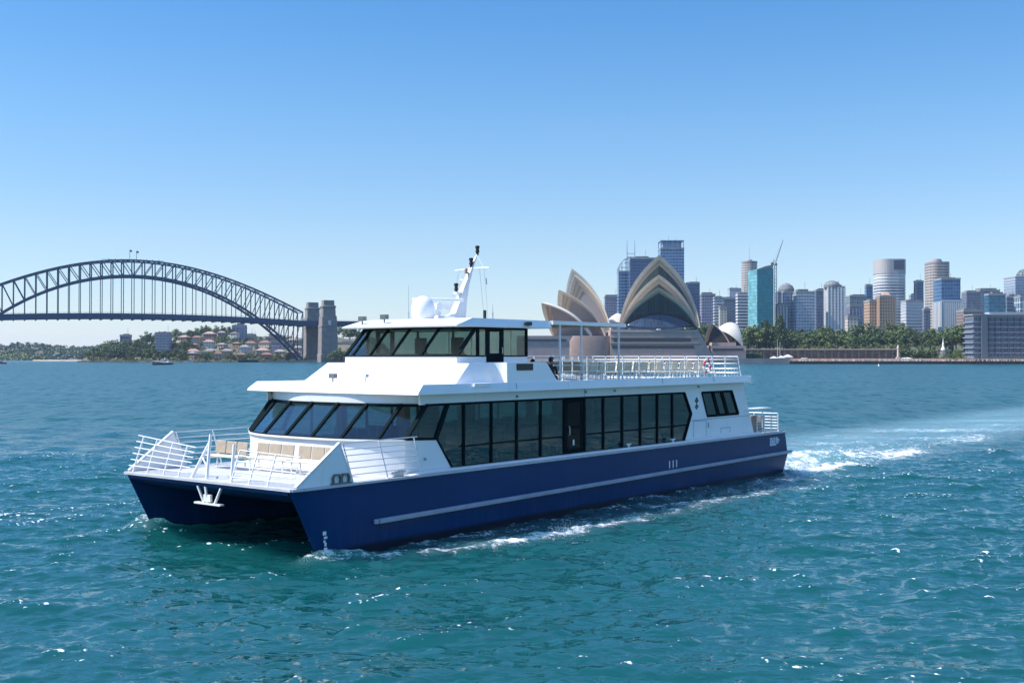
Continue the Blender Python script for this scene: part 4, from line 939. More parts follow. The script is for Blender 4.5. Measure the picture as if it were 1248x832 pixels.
for i in range(0, NP * 2):
    s0 = i / NP - 1
    if i % 2 == 0: dk.bar(bp(i / 2, -2, zd(s0) - 3), bp(i / 2, BW + 2, zd(s0) - 3), 0.9, 1.4)
    for off in (-2.4, BW + 2.4): dk.bar(bp(i / 2, off, zd(s0) + 2), bp(i / 2, off, zd(s0) + 3.7), 0.18)
deck_b = dk.build('road_deck', STEELB, bridge)
for off in (0.0, BW):
    for i in range(1, NP):
        s0 = 2 * i / NP - 1
        if zb(s0) > zd(s0) + 4:
            q = MB(); q.bar(bp(i, off, zd(s0) + 2), bp(i, off, zb(s0)), 0.62); q.build('hanger', STEELB, bridge)
            q = MB(); q.bar(bp(i, off - 1.2 if off == 0 else off + 1.2, zd(s0) + 2.5), bp(i, off - 1.2 if off == 0 else off + 1.2, zd(s0) + 8.5), 0.28); q.bb(*[0] * 6) if False else None
            if off == 0.0 and i % 1 == 0: q.build('lamp_post', STEELB, deck_b)
        elif zb(s0) < zd(s0) - 6:
            q = MB(); q.bar(bp(i, off, zb(s0)), bp(i, off, zd(s0) - 2), 0.8); q.build('deck_column', STEELB, bridge)
def pylon(c, ztop):
    """tapered stone tower with plinth, string course, stepped cap and a pale opening above the deck"""
    M = Matrix.Rotation(math.atan2(axis.y, axis.x), 3, 'Z'); q = MB()
    def ring(wx, wy, z, ch=.55): wx, wy = wx * .92, wy * .92; return [M @ Vector(p) + Vector((c.x, c.y, 0)) for p in ((wx - ch, wy, z), (wx, wy - ch, z), (wx, -wy + ch, z), (wx - ch, -wy, z), (-wx + ch, -wy, z), (-wx, -wy + ch, z), (-wx, wy - ch, z), (-wx + ch, wy, z))]
    k = ztop - 6
    prof = [(10.6, 9.4, -2), (10.4, 9.2, 8), (9.7, 8.5, 8.4), (9.2, 8.0, k * .62), (9.6, 8.4, k * .625), (9.6, 8.4, k * .65), (8.9, 7.7, k * .655), (8.5, 7.3, k * .82), (7.6, 6.4, k * .825), (7.3, 6.1, k * .97), (8.0, 6.8, k * .975), (8.0, 6.8, k * 1.0), (6.4, 5.2, k * 1.01), (6.2, 5.0, ztop)]
    q.grid([ring(*p) for p in prof], closed=True); q.add(ring(*prof[-1]), [tuple(range(8))])
    o = q.build('pylon', STONE, bridge); o.location = (0, 0, 0)
    q = MB()
    for sx in (-1,):
        q.box(M @ Vector((sx * 0, -7.75, 0)) * 0 + Vector((c.x, c.y, 0)) + M @ Vector((0, 8.1 if False else -8.1, k * .70)), (2.6, 1.2, 5.0), M=M)
        q.box(Vector((c.x, c.y, 0)) + M @ Vector((0, 8.1, k * .70)), (2.6, 1.2, 5.0), M=M)
    q.build('opening', mat('pale_opening', (0.5, 0.52, 0.55), 0.7), o)
pn = at(399.5, HOR, 1188) - B0; pf = at(380.5, HOR, 1236) - B0
pylon(Vector((pn.x, pn.y, 0)), 64.5); pylon(Vector((pf.x, pf.y, 0)), 64.5)
pl = axis * (SPAN + 22); pylon(pl + perp * -8, 64.5); pylon(pl + perp * (BW + 8), 64.5)
for k, (u, h_, dx) in enumerate(((171.0, 9, 0), (178.0, 12, 1))):
    t = 0.5 + (k - 0.5) * 0.012; i = NP * t; q = MB(); q.tube([bp(i, BW * k, zt(0)), bp(i, BW * k, zt(0) + 9 + 3 * k)], 0.22, 6)
    o = q.build('flagpole', STEELB, bridge); z = zt(0) + 9 + 3 * k; q = MB(); b_ = bp(i, BW * k, z)
    q.grid([[b_ + Vector((x * .5, .4 * math.sin(x * .9), -z2 + .3 * math.sin(x))) for x in range(6)] for z2 in (0, 1.0, 2.0)]); q.build('flag', mat('flag_cloth', (0.05, 0.06, 0.14), 0.8), o)
q = MB()
for i in range(9): q.bar(bp(NP / 2 - 2.5 + i * .6, BW / 2, zt(0)), bp(NP / 2 - 2.5 + i * .6, BW / 2, zt(0) + 1.9), 0.5)
q.bar(bp(NP / 2 - 3, BW / 2, zt(0) + .9), bp(NP / 2 + 3, BW / 2, zt(0) + .9), 0.3); q.build('summit_platform', STEELB, bridge)

# ------------------------------------------------------------------ facades
def facade(name, glass, frame, bay=3.0, floor=3.5, fx_=0.25, fz=0.35, grough=0.12, metal=0.0, gvar=0.35):
    """window grid in metres on the wall's own UV: frame between panes, each pane a little different"""
    if name in MATS: return MATS[name]
    m = bpy.data.materials.new(name); m.use_nodes = True; n = m.node_tree.nodes; l = m.node_tree.links; p = n['Principled BSDF']
    uv = n.new('ShaderNodeUVMap'); sp = n.new('ShaderNodeSeparateXYZ'); l.new(uv.outputs[0], sp.inputs[0])
    def M_(op, a, b=None, c=None):
        q = n.new('ShaderNodeMath'); q.operation = op
        for i, x in enumerate((a, b, c)):
            if x is None: continue
            if isinstance(x, (int, float)): q.inputs[i].default_value = x
            else: l.new(x, q.inputs[i])
        return q.outputs[0]
    ux = M_('DIVIDE', sp.outputs[0], bay); uz = M_('DIVIDE', sp.outputs[1], floor)
    mask = M_('MAXIMUM', M_('LESS_THAN', M_('FRACT', ux), fx_), M_('LESS_THAN', M_('FRACT', uz), fz))
    cb = n.new('ShaderNodeCombineXYZ'); l.new(M_('FLOOR', ux), cb.inputs[0]); l.new(M_('FLOOR', uz), cb.inputs[1])
    wn = n.new('ShaderNodeTexWhiteNoise'); wn.noise_dimensions = '2D'; l.new(cb.outputs[0], wn.inputs['Vector'])
    g = n.new('ShaderNodeMix'); g.data_type = 'RGBA'; g.inputs[6].default_value = (*[c * (1 - gvar) for c in glass], 1); g.inputs[7].default_value = (*[min(1, c * (1 + gvar)) for c in glass], 1); l.new(wn.outputs['Value'], g.inputs[0])
    no = n.new('ShaderNodeTexNoise'); no.inputs['Scale'].default_value = 0.08; l.new(uv.outputs[0], no.inputs['Vector'])
    fv = n.new('ShaderNodeMix'); fv.data_type = 'RGBA'; fv.inputs[6].default_value = (*[c * .85 for c in frame], 1); fv.inputs[7].default_value = (*[min(1, c * 1.1) for c in frame], 1); l.new(no.outputs[0], fv.inputs[0])
    c3 = n.new('ShaderNodeMix'); c3.data_type = 'RGBA'; l.new(mask, c3.inputs[0]); l.new(g.outputs[2], c3.inputs[6]); l.new(fv.outputs[2], c3.inputs[7]); l.new(c3.outputs[2], p.inputs['Base Color'])
    l.new(M_('MULTIPLY_ADD', mask, 0.7 - grough, grough), p.inputs['Roughness'])
    if metal: l.new(M_('MULTIPLY', M_('SUBTRACT', 1.0, mask), metal), p.inputs['Metallic'])
    MATS[name] = m; return m
def uv_mesh(me):
    """UV in metres: run along the wall, height up it"""
    ul = me.uv_layers.new(name='wall'); co = me.vertices
    for p in me.polygons:
        nx, ny = p.normal.x, p.normal.y; L_ = math.hypot(nx, ny); tx, ty = (-ny / L_, nx / L_) if L_ > .3 else (1, 0)
        for li in p.loop_indices:
            q = co[me.loops[li].vertex_index].co; ul.data[li].uv = (q.x * tx + q.y * ty + 500.3, q.z + 500.1 if L_ > .3 else q.y + 500)
    return me
def rect(w, d): return [(-w / 2, -d / 2), (w / 2, -d / 2), (w / 2, d / 2), (-w / 2, d / 2)]
def rrect(w, d, r, n=6):
    pts = []
    for cx, cy, a0 in ((w / 2 - r, -d / 2 + r, -90), (w / 2 - r, d / 2 - r, 0), (-w / 2 + r, d / 2 - r, 90), (-w / 2 + r, -d / 2 + r, 180)):
        for k in range(n + 1): a = R(a0 + 90 * k / n); pts.append((cx + r * math.cos(a), cy + r * math.sin(a)))
    return pts
def off(pts, k):
    n = len(pts); res = []
    for i in range(n):
        a, b, c = Vector(pts[i - 1]), Vector(pts[i]), Vector(pts[(i + 1) % n]); e1 = (b - a).normalized(); e2 = (c - b).normalized()
        nn = (Vector((e1.y, -e1.x)) + Vector((e2.y, -e2.x)));
        nn = nn / max(.3, nn.length_squared / 2); res.append(tuple(b + nn * k))
    return res
def walls(name, pts, z0, z1, m, parent, top=None, slope=None):
    mb = MB(); zt_ = (lambda p: z1 + (slope * p[0] if slope else 0))
    mb.grid([[(x, y, z0) for x, y in pts], [(x, y, zt_((x, y))) for x, y in pts]], closed=True); mb.cur = 1; mb.add([(x, y, zt_((x, y))) for x, y in pts], [tuple(range(len(pts)))])
    me = mb.mesh(name, [m, top or ROOFM]); uv_mesh(me); o = bpy.data.objects.new(name, me); col.objects.link(o); o.parent = parent; return o
ROOFM = mat('flat_roof', (0.25, 0.25, 0.25), 0.9, var=0.2, scale=0.1)
PLANT = mat('roof_plant', (0.16, 0.17, 0.18), 0.8, var=0.2, scale=0.2)
def tower(u0, u1, vtop, depth, label, fac, name='office_tower', dk=0.7, shape='rect', slabs=None, fins=None, crown=None, plant=True, base=None, cat='tower', seed=None, yaw=0.0, vbase=None):
    d = depth; wid = (u1 - u0) / F_PX * d; D_ = wid * dk
    xl = (u0 - 624) / F_PX * (d + (D_ if u0 > 624 else 0)); xr = (u1 - 624) / F_PX * (d + (0 if u1 > 624 else D_))
    W = xr - xl; x = (xl + xr) / 2; zt_ = at(u0, vtop, d).z; zb_ = base if base is not None else (city_h(u0, d) - 1.5 if u0 > 600 else headland_h(u0, d) - 2)
    r = empty(name, (x, d + D_ / 2, zb_), label, cat, 'towers of the city skyline' if u0 > 600 else 'blocks on the headland', rz=yaw); H = zt_ - zb_
    pts = rect(W, D_) if shape == 'rect' else (rrect(W, D_, min(W, D_) * .34) if shape == 'round' else rrect(W, D_, min(W, D_) * .4999, 8))
    walls('facade', pts, 0, H, fac, r)
    rg = random.Random(seed or int(u0 * 7))
    if slabs:
        fl, hgt, prj, sm = slabs; q = MB(); k = 1
        while k * fl < H - 2:
            o_ = off(pts, prj); z = k * fl
            q.grid([[(a, b, z) for a, b in pts], [(a, b, z) for a, b in o_], [(a, b, z + hgt) for a, b in o_], [(a, b, z + hgt) for a, b in pts]], closed=True); k += 1
        q.build('floor_slab', sm, r)
    if fins:
        sp_, wd, prj, fm_, zf = fins; q = MB(); n = max(2, int(W / sp_))
        for k in range(n + 1):
            xx = -W / 2 + W * k / n; q.bb(xx - wd / 2, xx + wd / 2, -D_ / 2 - prj, -D_ / 2 - .003, 1, H * zf)
        n = max(2, int(D_ / sp_))
        for k in range(n + 1):
            yy = -D_ / 2 + D_ * k / n
            for s in (-1, 1): q.bb(s * W / 2 + s * .003, s * (W / 2 + prj), yy - wd / 2, yy + wd / 2, 1, H * zf)
        q.build('fin', fm_, r)
    q = MB(); o_ = off(pts, .25); i_ = off(pts, -.6)
    q.grid([[(a, b, H - .8) for a, b in o_], [(a, b, H + 1.3) for a, b in o_], [(a, b, H + 1.3) for a, b in i_], [(a, b, H + .1) for a, b in i_]], closed=True); q.build('parapet', ROOFM, r)
    if plant:
        q = MB(); w2, d2 = W * rg.uniform(.45, .8), D_ * rg.uniform(.5, .75); hh = rg.uniform(1.6, 3.6); cx = rg.uniform(-.12, .12) * W
        q.bb(cx - w2 / 2, cx + w2 / 2, -d2 / 2, d2 / 2, H + .1, H + hh)
        q.tube([(cx + w2 * .3, 0, H + hh), (cx + w2 * .3, 0, H + hh + rg.uniform(4, 9))], .18, 5)
        for _ in range(3): a = rg.uniform(-.4, .3) * W; q.bb(a, a + W * .08, -D_ * .42, -D_ * .3, H + .1, H + 2.2)
        q.build('roof_plant', PLANT, r)
    r['W'] = W; r['D'] = D_; r['H'] = H
    return r
F = facade
BLUEG = (0.030, 0.085, 0.17); 
f_blue = F('blue_glass_wall', (0.034, 0.102, 0.221), (0.125, 0.2125, 0.325), 3.2, 4.0, .14, .22, .08, .25)
f_navy = F('navy_glass_wall', (0.0238, 0.0595, 0.1445), (0.0625, 0.1063, 0.1875), 2.4, 3.8, .2, .25, .1, .2)
f_grid = F('blue_grid_wall', (0.0374, 0.102, 0.2125), (0.2, 0.3, 0.425), 4.2, 4.0, .12, .30, .1, .2)
f_purp = F('grey_mauve_wall', (0.085, 0.102, 0.17), (0.3, 0.2875, 0.35), 2.2, 3.6, .35, .38)
f_band = F('white_banded_wall', (0.0595, 0.0935, 0.153), (0.525, 0.5125, 0.5), 8, 3.5, .04, .45)
f_beige = F('beige_grid_wall', (0.102, 0.102, 0.119), (0.425, 0.375, 0.3375), 2.4, 3.5, .38, .34)
f_tan = F('tan_masonry_wall', (0.102, 0.0765, 0.068), (0.425, 0.2875, 0.2), 2.6, 3.3, .48, .45)
f_teal = F('teal_glass_wall', (0.006, 0.15, 0.19), (0.006, 0.115, 0.15), 3.0, 3.8, .06, .08, .45, 0, .14)
f_teal_lit = F('sunlit_teal_wall', (0.14, 0.34, 0.37), (0.09, 0.24, 0.27), 3.0, 3.8, .1, .2, .5, 0, .3)  # sunlit side of the teal tower, its light painted as paler glass
f_slate = F('slate_wall', (0.068, 0.0935, 0.1445), (0.1375, 0.1625, 0.2125), 3.0, 3.6, .35, .4)
f_vert = F('white_vertical_wall', (0.085, 0.136, 0.221), (0.62, 0.62, 0.62), 3.6, 3.4, .42, .16)
f_pale = F('pale_grey_wall', (0.136, 0.204, 0.289), (0.45, 0.4875, 0.5375), 3.0, 3.4, .25, .4)
f_sea = F('blue_green_wall', (0.0255, 0.1275, 0.204), (0.075, 0.15, 0.2125), 3.0, 3.8, .1, .15, .06, .3)
f_brick = F('brick_flat_wall', (0.085, 0.085, 0.102), (0.325, 0.2, 0.1375), 3.4, 3.1, .55, .5)
f_cream = F('cream_flat_wall', (0.102, 0.119, 0.136), (0.525, 0.45, 0.3625), 3.4, 3.1, .55, .5)
f_apt = F('blue_grey_flats_wall', (0.085, 0.119, 0.17), (0.3, 0.3375, 0.4), 3.6, 3.0, .3, .42)
WB_ = mat('white_slab', (0.60, 0.59, 0.57), 0.7, var=.06); BG_ = mat('beige_slab', (0.42, 0.36, 0.32), 0.8, var=.08); GB_ = mat('grey_blue_slab', (0.22, 0.27, 0.33), 0.6)
TLX = {}
def T(*a, **k): r = tower(*a, **k); return r
T(736, 759, 362, 1500, 'low mauve grey office block between the two shell halls', f_purp)
chif = T(752, 776, 331, 1450, 'blue glass tower with curved lattice crown and twin masts behind the shell roofs', f_grid, plant=False, dk=.9)
W, D_, H = chif['W'], chif['D'], chif['H']
q = MB()
for y in (-D_ * .3, D_ * .3):
    arcp = [(-W * .5 + W * .75 * (1 - math.cos(t)), y, H + 19 * math.sin(t)) for t in [math.pi / 2 * k / 8 for k in range(9)]]
    q.tube(arcp, .7, 6)
    for k in (2, 4, 6): q.bar((arcp[k][0], y, H), arcp[k], .5)
    for z in (6, 12): q.bar((-W * .35 if z == 6 else -W * .15, y, H + z), (W * .25, y, H + z), .5)
for x in (W * .02, W * .45):
    q.tube([(x, 0, H), (x, 0, H + 24), (x, 0, H + 41)], [.9, .6, .25], 6)
for z in (17, 20, 24): q.bar((W * .02, 0, H + z), (W * .45, 0, H + z), .6)
q.build('lattice_crown', mat('crown_steel', (0.25, 0.33, 0.42), 0.5), chif)
T(766, 800, 315, 1400, 'dark blue glass tower partly hidden behind the tallest shell tip', f_navy, dk=.6)
tt = T(802, 834, 303, 1500, 'tallest blue glass tower with framed crown and thin aerials, behind the biggest shell', f_grid, dk=.8, plant=False)
W, D_, H = tt['W'], tt['D'], tt['H']; q = MB()
for k in range(5): x = -W / 2 + W * k / 4 * .96 + .6; q.bar((x * .98, -D_ / 2 + .5, H), (x * .98, -D_ / 2 + .5, H + 11), .9); q.bar((x * .98, D_ / 2 - .5, H), (x * .98, D_ / 2 - .5, H + 11), .9)
q.bb(-W / 2, W / 2, -D_ / 2, D_ / 2, H + 10, H + 11.2); q.bb(-W * .4, W * .4, -D_ * .4, D_ * .4, H + .1, H + 9); q.tube([(-W * .1, 0, H + 11), (-W * .1, 0, H + 17)], .3, 5); q.tube([(W * .2, 0, H + 11), (W * .2, 0, H + 15)], .3, 5)
q.build('framed_crown', mat('crown_frame', (0.20, 0.30, 0.42), 0.4), tt)
T(836, 853, 345, 1500, 'plain slate blue tower just right of the biggest shell', f_navy)
T(853, 872, 359, 1400, 'mauve grey office block with even window rows right of the biggest shell', f_purp)
T(869, 883, 363, 1350, 'small pale banded block beside the mauve grey office block', f_band)
T(880, 899, 364, 1400, 'dark glass block with tall window bays left of the banded slab', f_slate)
T(887, 905, 352, 1750, 'pale distant block half hidden left of the round tower', f_pale)
rt = T(902, 925, 319, 1600, 'slim round beige tower with a needle aerial behind the teal tower', f_beige, shape='circle', dk=1.0, plant=False)
q = MB(); H = rt['H']; W = rt['W']; q.lathe([(W * .5 + .4, H - 5), (W * .5 + .4, H + 1)], (0, 0, 0), 20); q.lathe([(W * .2, H + 1), (W * .2, H + 4)], (0, 0, 0), 12); q.tube([(0, 0, H + 4), (0, 0, H + 24)], [.5, .15], 6); q.build('crown_ring', BG_, rt)
T(897, 914, 358, 1300, 'white banded slab standing left of the teal glass tower', f_band, slabs=(3.5, 1.5, .35, WB_))
te = empty('office_tower', at(930, HOR, 1250) * 1.0, 'slanted teal glass tower with its sunlit side coloured paler, beside the crane', 'tower', 'towers of the city skyline')
te.location.z = 10; zr = at(930, 326, 1250).z - 10; k_ = 1250 / F_PX
pts = [(-16 * k_, 10), (-8.5 * k_, -6), (11.5 * k_, -6), (13.5 * k_, 2), (8 * k_, 22), (-12 * k_, 22)]
mb = MB()
ztf = lambda p: zr - 3 + (p[0] + 16 * k_) * .09
for i in range(6):
    a, b = pts[i], pts[(i + 1) % 6]; mb.cur = 1 if i == 0 else (2 if i in (2,) else 0); mb.quad((*a, 0), (*b, 0), (*b, ztf(b)), (*a, ztf(a)))
mb.cur = 2; mb.add([(*p, ztf(p)) for p in pts], [tuple(range(6))])
me = mb.mesh('facade', [f_teal, f_teal_lit, PLANT]); uv_mesh(me); o = bpy.data.objects.new('facade', me); col.objects.link(o); o.parent = te
q = MB(); q.prism([(-8.5 * k_, zr - 2.4), (11.5 * k_, zr - .2), (11.5 * k_, zr + 3.0), (2 * k_, zr + 1.2)], lambda a, b, t: (a, t, b), -5, 8); q.build('roof_screen', PLANT, te)
cr = empty('tower_crane', at(945.5, HOR, 1262), 'tower crane with raised jib above the teal tower', 'crane'); cr.location.z = 10
z1 = at(945, 322, 1262).z - 10; q = MB(); s = 1.1
for a, b in ((-s, -s), (s, -s), (s, s), (-s, s)): q.bar((a, b, 0), (a, b, z1), .35)
for k in range(int(z1 / 4)): q.bar((-s, -s, k * 4), (s, -s, k * 4 + 4), .22); q.bar((s, s, k * 4), (-s, s, k * 4 + 4), .22); q.bar((-s, s, k * 4), (-s, -s, k * 4 + 4), .22)
q.build('mast', mat('crane_paint', (0.30, 0.32, 0.34), .5), cr)
q = MB(); tip = Vector((8.6, 0, z1 + 27)); q.bar((0, -.5, z1), tip, .45); q.bar((0, .5, z1), tip, .45); q.bar((-.6, 0, z1 + 2), tip, .35)
for k in range(9): f0 = k / 9; q.bar(Vector((0, -.5, z1)).lerp(tip, f0), Vector((-.6, 0, z1 + 2)).lerp(tip, f0 + .1), .2)
q.build('jib', MATS['crane_paint'], cr)
q = MB(); q.bb(-5, -2, -1.3, 1.3, z1 - 1, z1 + 2); q.bar((-2, 0, z1 + 5), (-4, 0, z1), .4); q.bb(-.4, 1.6, -1.6, 1.6, z1 - 1.5, z1 + 1.2); q.bar((-2, 0, z1 + 5), (0, 0, z1), .4); q.bar((-2, 0, z1 + 5), tip, .12); q.build('counterweight', PLANT, cr)
dm = T(945, 964, 356, 1420, 'grey block with a dark domed rooftop right of the crane', f_slate)
q = MB(); H = dm['H']; q.lathe([(10, H), (10, H + 4), (8, H + 8), (4, H + 11), (.3, H + 12)], (4, 0, 0), 16); q.build('dome', PLANT, dm)
T(946, 959, 372, 1250, 'narrow grey block with dark window slots at the foot of the crane', f_slate, fins=(3.2, .7, .5, WB_, .98))
T(953, 968, 356, 1270, 'pale blue grey slab with vertical window strips', f_pale, fins=(3, .6, .4, GB_, 1))
T(966, 993, 356, 1250, 'broad pale slab with close horizontal window bands, middle of the skyline', f_pale, slabs=(3.4, 1.1, .3, mat('pale_slab', (0.42, 0.45, 0.49), .7)))
T(992, 1008, 354, 1350, 'blank slate tower left of the white ribbed tower', f_slate)
wr = T(1005, 1030, 350, 1260, 'white ribbed apartment tower with a dark rounded roof', f_vert, fins=(3.6, 1.3, .6, WB_, 1.0))
q = MB(); H = wr['H']; q.lathe([(9, H), (9, H + 3), (7, H + 6), (2, H + 8), (.2, H + 8.2)], (-3, 0, 0), 14); q.build('dome', PLANT, wr)
T(1031, 1056, 361, 1450, 'dull green grey block behind the ribbed tower', F('green_grey_wall', (0.085, 0.119, 0.136), (0.2125, 0.25, 0.2625), 3, 3.5, .3, .35))
T(1032, 1052, 373, 1280, 'small grey ribbed block in front of the dull green grey block', f_purp, fins=(3, .7, .4, GB_, .95))
T(1054, 1064, 348, 1600, 'thin blue tower peeping out left of the great banded tower', f_blue)
big = T(1062, 1107, 320, 1500, 'great white banded tower with blank curved crown', f_band, shape='round', slabs=(3.9, 1.6, .5, WB_), plant=False, dk=.8)
W, D_, H = big['W'], big['D'], big['H']; pts = rrect(W, D_, min(W, D_) * .34); q = MB(); o_ = off(pts, .7)
q.grid([[(a, b, H - 14) for a, b in o_], [(a, b, H + 5) for a, b in o_], [(a, b, H + 5) for a, b in off(pts, -.6)], [(a, b, H) for a, b in off(pts, -.6)]], closed=True); q.build('blank_crown', mat('crown_stone', (0.38, 0.36, 0.35), .8, var=.08), big)
q = MB(); q.bb(-W * .02, W * .36, -D_ / 2 - .95, -D_ / 2 - .3, H - 9, H + 3); q.build('dark_panel', mat('dark_panel', (0.06, 0.075, 0.11), .5), big)
T(1053, 1072, 367, 1210, 'tan hotel wing with one bright sunlit end', f_tan, dk=1.2)
tn = T(1067, 1092, 361, 1200, 'tan brown masonry hotel with low pitched rooftop', f_tan, fins=(2.6, .9, .35, mat('tan_pier', (0.34, 0.24, 0.17), .85), .97), plant=False)
W, D_, H = tn['W'], tn['D'], tn['H']; q = MB(); q.add([(-W * .35, -D_ * .35, H), (W * .35, -D_ * .35, H), (W * .35, D_ * .35, H), (-W * .35, D_ * .35, H), (-W * .1, 0, H + 5), (W * .1, 0, H + 5)], [(0, 1, 5, 4), (1, 2, 5), (2, 3, 4, 5), (3, 0, 4)]); q.build('hipped_roof', mat('pink_roof', (0.42, 0.27, 0.20), .8), tn)
T(1098, 1126, 367, 1250, 'blue and white banded office slab below the great banded tower', f_band, slabs=(3.4, 1.2, .35, mat('blue_white_slab', (0.42, 0.45, 0.50), .6)))
T(1114, 1126, 343, 1500, 'slim navy tower left of the beige rounded tower', f_navy)
be = T(1125, 1160, 320, 1400, 'beige rounded tower with stacked balcony bands', f_beige, shape='round', slabs=(3.5, 1.4, .5, BG_), plant=False, dk=.9)
W, D_, H = be['W'], be['D'], be['H']; q = MB(); q.lathe([(W * .3, H), (W * .3, H + 4.5), (W * .25, H + 4.6), (W * .25, H + 5.5)], (-W * .05, 0, 0), 20); q.build('drum', BG_, be)
T(1124, 1134, 377, 1220, 'narrow slate slab at the foot of the beige rounded tower', f_slate)
bv = T(1138, 1171, 340, 1260, 'two tone tower, blue glass above white vertical ribs', f_blue, dk=.8)
W, D_, H = bv['W'], bv['D'], bv['H']; q = MB(); n = 9
for k in range(n + 1): x = -W / 2 + W * k / n; q.bb(x - .9, x + .9, -D_ / 2 - .6, -D_ / 2 - .01, 0, H * .66)
for k in range(7): y = -D_ / 2 + D_ * k / 6; q.bb(-W / 2 - .6, -W / 2 - .01, y - .9, y + .9, 0, H * .66)
q.bb(-W / 2 - .7, W / 2 + .1, -D_ / 2 - .7, -D_ / 2 - .011, H * .66, H * .66 + 1.5); q.build('white_ribs', WB_, bv)
T(1172, 1195, 356, 1500, 'slate block left of the longer grey block behind the waterside flats', f_slate)
T(1185, 1219, 354, 1550, 'long blank grey block behind the blue green tower', F('blank_grey_wall', (0.17, 0.204, 0.255), (0.2, 0.225, 0.275), 4, 4, .6, .5))
T(1200, 1226, 359, 1200, 'blue green glass block rising behind the waterside flats', f_sea, dk=.5)
T(1166, 1198, 379, 1180, 'low brown masonry block with rooftop plant behind the garden trees', F('brown_wall', (0.085, 0.068, 0.0765), (0.25, 0.1875, 0.1625), 3, 3.4, .45, .45))
T(1222, 1240, 362, 1240, 'dark grid block between the blue green tower and the frame edge', f_slate, slabs=(3.6, .8, .3, GB_))
T(1236, 1262, 362, 1190, 'white framed glass block at the far right edge', F('white_frame_wall', (0.085, 0.153, 0.221), (0.62, 0.62, 0.62), 5, 7, .16, .12))
gd = T(1224, 1270, 338, 1450, 'grey banded tower crowned by a dark lattice dome at the right edge', f_pale, slabs=(3.6, 1.2, .3, GB_))
q = MB(); H = gd['H']; 
for k in range(9):
    a = k / 9 * 6.283; q.tube([(2 + 9 * math.cos(a), 9 * math.sin(a), H + 1), (2 + 9 * math.cos(a), 9 * math.sin(a), H + 5), (2 + 5 * math.cos(a), 5 * math.sin(a), H + 10), (2, 0, H + 11.5)], .5, 5)
for z, r_ in ((5, 9), (8, 7)): q.tube([(2 + r_ * math.cos(t), r_ * math.sin(t), H + z) for t in [k / 12 * 6.283 for k in range(13)]], .45, 5)
q.build('lattice_dome', PLANT, gd)
T(1030, 1046, 387, 1150, 'small cream block with pale roof among the garden trees', f_cream, plant=True)
for (a_, b_, v_, d_, fc_, lb_) in ((858, 868, 372, 1700, f_pale, 'distant pale block filling the gap right of the slate blue tower'), (918, 930, 366, 1750, f_slate, 'distant dark block half hidden by the teal glass tower'), (985, 996, 366, 1700, f_beige, 'distant beige block in the gap before the blank slate tower'),
        (1024, 1036, 370, 1720, f_pale, 'distant pale block right of the white ribbed tower'), (1046, 1058, 377, 1680, f_beige, 'low beige block in the gap left of the tan hotel'), (1090, 1102, 376, 1700, f_cream, 'low cream block right of the tan brown hotel'), (1108, 1118, 360, 1760, f_purp, 'distant mauve block left of the slim navy tower'),
        (1168, 1178, 366, 1740, f_apt, 'distant blue grey block right of the two tone tower'), (1215, 1228, 366, 1700, f_beige, 'distant beige block behind the blue green tower'), (876, 886, 375, 1250, f_cream, 'small cream block low behind the shell restaurant trees')):
    T(a_, b_, v_, d_, lb_, fc_)
# extra towers outside the right edge, in the same row
T(1275, 1310, 345, 1400, 'grey banded tower just beyond the right edge', f_pale)
# waterside flats
wf = T(1176, 1300, 386, 930, 'long low waterside apartment block with stacked balconies', f_slate, name='apartment_block', dk=.22, slabs=(4.2, 0.9, 1.3, mat('balcony_slab', (0.20, 0.24, 0.29), .6)), cat='apartments', base=4.3)
W, D_, H = wf['W'], wf['D'], wf['H']; q = MB()
q.bb(-W / 2 + 5.5, -W / 2 + 10.5, -D_ / 2 - 2.2, -D_ / 2 - .01, 0, H + 2); q.build('stair_tower', mat('stair_wall', (0.10, 0.13, 0.15), .5), wf)
q = MB()
for k in range(15): q.bb(-W / 2 + 12 + k * 5.2, -W / 2 + 12.4 + k * 5.2, -D_ / 2 - 1.3, -D_ / 2 - .01, 3, H - .5)
q.build('balcony_divider', mat('divider', (0.10, 0.12, 0.15), .6), wf)
q = MB(); q.bb(-W / 2 - 1.5, W / 2, -D_ / 2 - 2, D_ / 2, H + 1.4, H + 2.1); q.bb(-W * .3, W * .5, -D_ * .2, D_ * .3, H + 2.1, H + 4); q.build('roof_slab', mat('roof_edge', (0.34, 0.36, 0.38), .7), wf)
# ------------------------------------------------------------------ headland flats and houses
T(189, 209.5, 406, 1260, 'tall blue grey apartment tower alone among trees on the headland', f_apt, name='apartment_tower', cat='apartments', slabs=(3, .9, .35, GB_))
T(146, 160.5, 409, 1330, 'smaller grey apartment tower rising from the headland trees', f_slate, name='apartment_tower', cat='apartments')
T(283, 300.5, 397, 1400, 'blue grey apartment tower directly beneath the bridge deck', f_apt, name='apartment_tower', cat='apartments', fins=(4, .8, .5, GB_, 1))
for (a, b, v, d, fc, lb) in ((300, 318, 411, 1420, f_purp, 'mauve flats right of the tower beneath the deck'), (314, 326, 415, 1330, f_slate, 'dark grey flats beside the pink brick flats'), (324, 346, 411, 1360, f_brick, 'pink brick flats behind the arch foot'),
                             (330, 343, 416, 1280, f_purp, 'narrow mauve flats in front of the pink brick flats'), (345, 360, 413, 1400, f_cream, 'cream flats just left of the stone towers'), (300, 312, 408, 1500, f_brick, 'brown flats with domed trees behind, on the skyline'),
                             (362, 372, 416, 1330, f_cream, 'pale flats seen through the arch foot'), (252, 268, 415, 1380, f_brick, 'long terracotta terrace high on the headland'), (268, 283, 417, 1370, f_cream, 'cream terrace left of the tower beneath the deck'), (412, 436, 418, 1330, f_slate, 'dark flats beyond the right stone tower')):
    T(a, b, v, d, lb, fc, name='apartment_block', cat='apartments', dk=.8)
